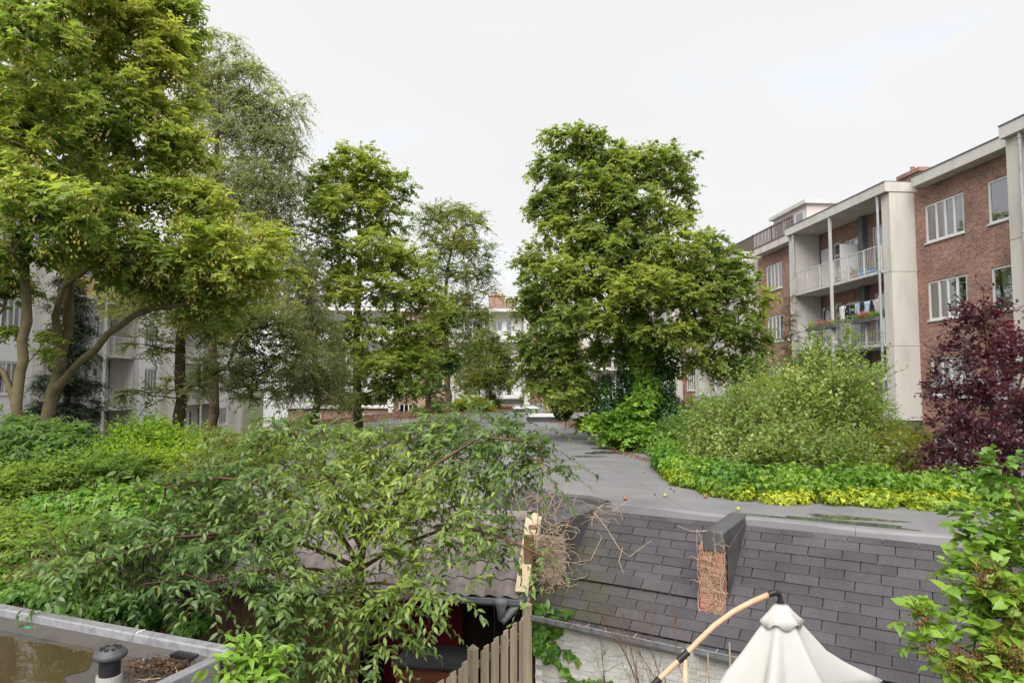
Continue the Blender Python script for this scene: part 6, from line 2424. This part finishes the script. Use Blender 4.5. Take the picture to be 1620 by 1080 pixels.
for i, ((k, lab), u) in enumerate(zip(cloths, line_u)):
    mb = MB()
    w, h = (.34, .62) if k in ('white', 'blue2', 'print') else (.27, .82)
    K = 6
    ring = []
    zt = zb + 1.78
    for r_, zz in enumerate(np.linspace(0, -h, 7)):
        for j in range(K + 1):
            s = j / K - .5
            x = u + s * w * (1 + .12 * math.sin(r_ + i))
            if k in ('white', 'blue2', 'print') and r_ in (0, 1):
                x = u + s * w * 1.45
            if k not in ('white', 'blue2', 'print') and r_ > 2:
                x += .03 * (1 if s > 0 else -1)
            ring.append(FR.P(x, .82 + .035 * math.sin(j * 2.1 + i + r_ * .4), zt + zz - (.05 * abs(s) if r_ < 2 else 0)))
    fs = []
    for r_ in range(6):
        for j in range(K):
            a = r_ * (K + 1) + j
            if k not in ('white', 'blue2', 'print') and r_ > 2 and j == K // 2:
                continue
            fs.append((a, a + 1, a + K + 2, a + K + 1))
    mb.add(ring, fs)
    o = mb.build('trousers' if k in ('dark', 'blue') else 'shirt', cm[k], smooth=True)
    md = o.modifiers.new('solid', 'SOLIDIFY')
    md.thickness = .012
    tag(o, lab, 'trousers' if k in ('dark', 'blue') else 'shirt', 'washing on the balcony line')
mb = MB()
mb.tube([FR.P(25.1, .82, zb + 1.80), FR.P(27, .82, zb + 1.77), FR.P(28.5, .82, zb + 1.80)], .006, 5)
tag(mb.build('washing_line', M['white']), 'thin washing line strung across the balcony with the flower boxes', 'washing line')
M['pink'] = leaf_mat('pink_petal', [(0, (.42, .015, .06)), (.5, (.66, .06, .20)), (1, (.75, .28, .40))], .2, 1, .6, .2, (1, 1, 1))
boxm = surf('planter_plastic', (.09, .08, .10), (.14, .12, .15), 6, .6, .1)
for (u0, u1, dens, lab, zz) in ((28.1, 30.6, .5, 'long grey planter of red and pink geraniums on the balcony rail', .98), (25.2, 26.9, .9, 'shorter planter of pink petunias on the rail beside the drainpipe', 1.0)):
    r_ = empty('flower_box', FR.P((u0 + u1) / 2, 1.15, zb + zz), lab, 'flower box')
    mb = MB()
    FR.box(mb, u0, u1, 1.035, 1.27, zb + zz - .13, zb + zz + .03)
    mb.build('planter', boxm, r_, bevel=.015)
    n = int(1500 * dens)
    us_ = RNG.uniform(u0 + .05, u1 - .05, n)
    P = np.array([FR.P(u, 1.15 + RNG.normal(0, .09), zb + zz + .03 + abs(RNG.normal(0, .11))) for u in us_])
    foliage('leaves', P, RNG.standard_normal(P.shape), RNG.standard_normal(P.shape) + np.array([0, 0, 1]), RNG.uniform(.04, .08, n), RNG.random(n), 'quad', LM['shrubg'], r_)
    n = int(520 * dens)
    cs = RNG.uniform(u0 + .1, u0 + (u1 - u0) * .62, 9) if u0 > 28 else RNG.uniform(u0 + .4, u1 - .1, 9)
    us_ = RNG.choice(cs, n) + RNG.normal(0, .06, n)
    P = np.array([FR.P(u, 1.17 + RNG.normal(0, .07), zb + zz + .19 + RNG.normal(0, .05)) for u in us_])
    foliage('flowers', P, RNG.standard_normal(P.shape), RNG.standard_normal(P.shape), RNG.uniform(.04, .07, n), RNG.random(n), 'quad', M['pink'], r_)
# hoop on the rear wall, a few pots, a white garden chair, a table parasol below
hp = FR.P(31.35, -.26, zb + 1.62)
mb = MB()
mb.tube([hp + np.array([0, .30 * math.cos(a), .42 * math.sin(a)]) for a in np.linspace(0, 2 * math.pi, 33)], .03, 8, False)
tag(mb.build('wall_hoop', M['darkmetal']), 'dark oval hoop hanging on the rear wall of the laundry balcony', 'hoop')
terr = bpy.data.materials['terracotta']


def pot(u, d, z, r, h, mat, lab, plantm=None):
    ro = empty('plant_pot', FR.P(u, d, z), lab, 'plant pot')
    mb = MB()
    mb.lathe([(0, 0), (r * .7, 0), (r, h * .85), (r * 1.12, h * .86), (r * 1.12, h), (r * .95, h), (0, h * .9)], FR.P(u, d, z), 16)
    mb.build('pot', mat, ro, smooth=False)
    n = 160
    P = FR.P(u, d, z + h)[None, :] + RNG.normal(0, 1, (n, 3)) * np.array([r * .8, r * .8, r * .7]) + np.array([0, 0, r * .8])
    foliage('leaves', P, RNG.standard_normal(P.shape), RNG.standard_normal(P.shape) + np.array([0, 0, 1]), RNG.uniform(.05, .1, n), RNG.random(n), 'quad', plantm or LM['shrubg'], ro)


zu = LV[3]
pot(27.4, .75, zu, .14, .2, terr, 'terracotta pot on the top balcony beside a blue crate')
pot(25.35, .85, zu, .12, .2, surf('red_glaze', (.35, .02, .04), (.45, .04, .06), 5, .3, 0), 'red glazed pot at the end of the top balcony')
pot(29.3, .75, zb, .15, .25, terr, 'terracotta pot behind the rail under the geranium planter')
pot(26.4, .75, zb, .16, .28, boxm, 'dark pot behind the rail under the petunia planter')
pot(27.4, .8, zb, .15, .25, boxm, 'dark pot with bushy leaves under the hanging trousers')
cr_ = MB()
FR.box(cr_, 26.3, 26.95, .5, .85, zu + .004, zu + .24)
FR.box(cr_, 26.27, 26.98, .47, .88, zu + .241, zu + .27)
tag(cr_.build('crate', surf('blue_plastic', (.05, .25, .50), (.07, .32, .6), 5, .4, 0)), 'bright blue plastic crate on the top balcony floor', 'crate')
ch_ = empty('garden_chair', FR.P(29.7, .3, zu), 'white curled metal garden chair on the top balcony', 'chair')
mb = MB()
mb.lathe([(0, .44), (.21, .44), (.22, .46), (.21, .48), (0, .48)], FR.P(29.7, .3, zu), 20)
mb.build('seat', M['white'], ch_)
for sx in (-.15, .15):
    for sy in (-.15, .15):
        mb = MB()
        mb.tube([FR.P(29.7 + sx, .3 + sy, zu + .44), FR.P(29.7 + sx * 1.2, .3 + sy * 1.2, zu)], .014, 7)
        mb.build('leg', M['white'], ch_)
mb = MB()
mb.tube([FR.P(29.7 + .2 * math.cos(a), .12, zu + .48 + .42 * math.sin(a)) for a in np.linspace(0, math.pi, 13)], .014, 7)
for k in range(4):
    mb.tube([FR.P(29.58 + k * .08, .12, zu + .48), FR.P(29.58 + k * .08, .12, zu + .84)], .01, 6)
mb.build('backrest', M['white'], ch_)
# small table parasol on the lowest visible balcony
zl = LV[1]
tp = empty('table_parasol', FR.P(25.9, .75, zl), 'pale blue-white table parasol open on the lowest balcony', 'parasol')
mb = MB()
mb.tube([FR.P(25.9, .75, zl), FR.P(25.9, .75, zl + 1.75)], .018, 8)
mb.build('pole', M['white'], tp)
mb = MB()
NS2 = 16
for r_, zz in ((.02, 1.78), (.35, 1.68), (.66, 1.5), (.70, 1.40)):
    for i in range(NS2):
        a = 2 * math.pi * i / NS2
        sc_ = 1 - .06 * (i % 2)
        mb.v.append(tuple(FR.P(25.9 + r_ * sc_ * math.cos(a), .75 + r_ * sc_ * math.sin(a), zl + zz)))
for l_ in range(3):
    for i in range(NS2):
        a, b = l_ * NS2 + i, l_ * NS2 + (i + 1) % NS2
        mb.f.append((a, b, b + NS2, a + NS2))
mb.build('canopy', surf('pale_blue_canvas', (.58, .66, .68), (.70, .75, .76), 3, .8, 0), tp)
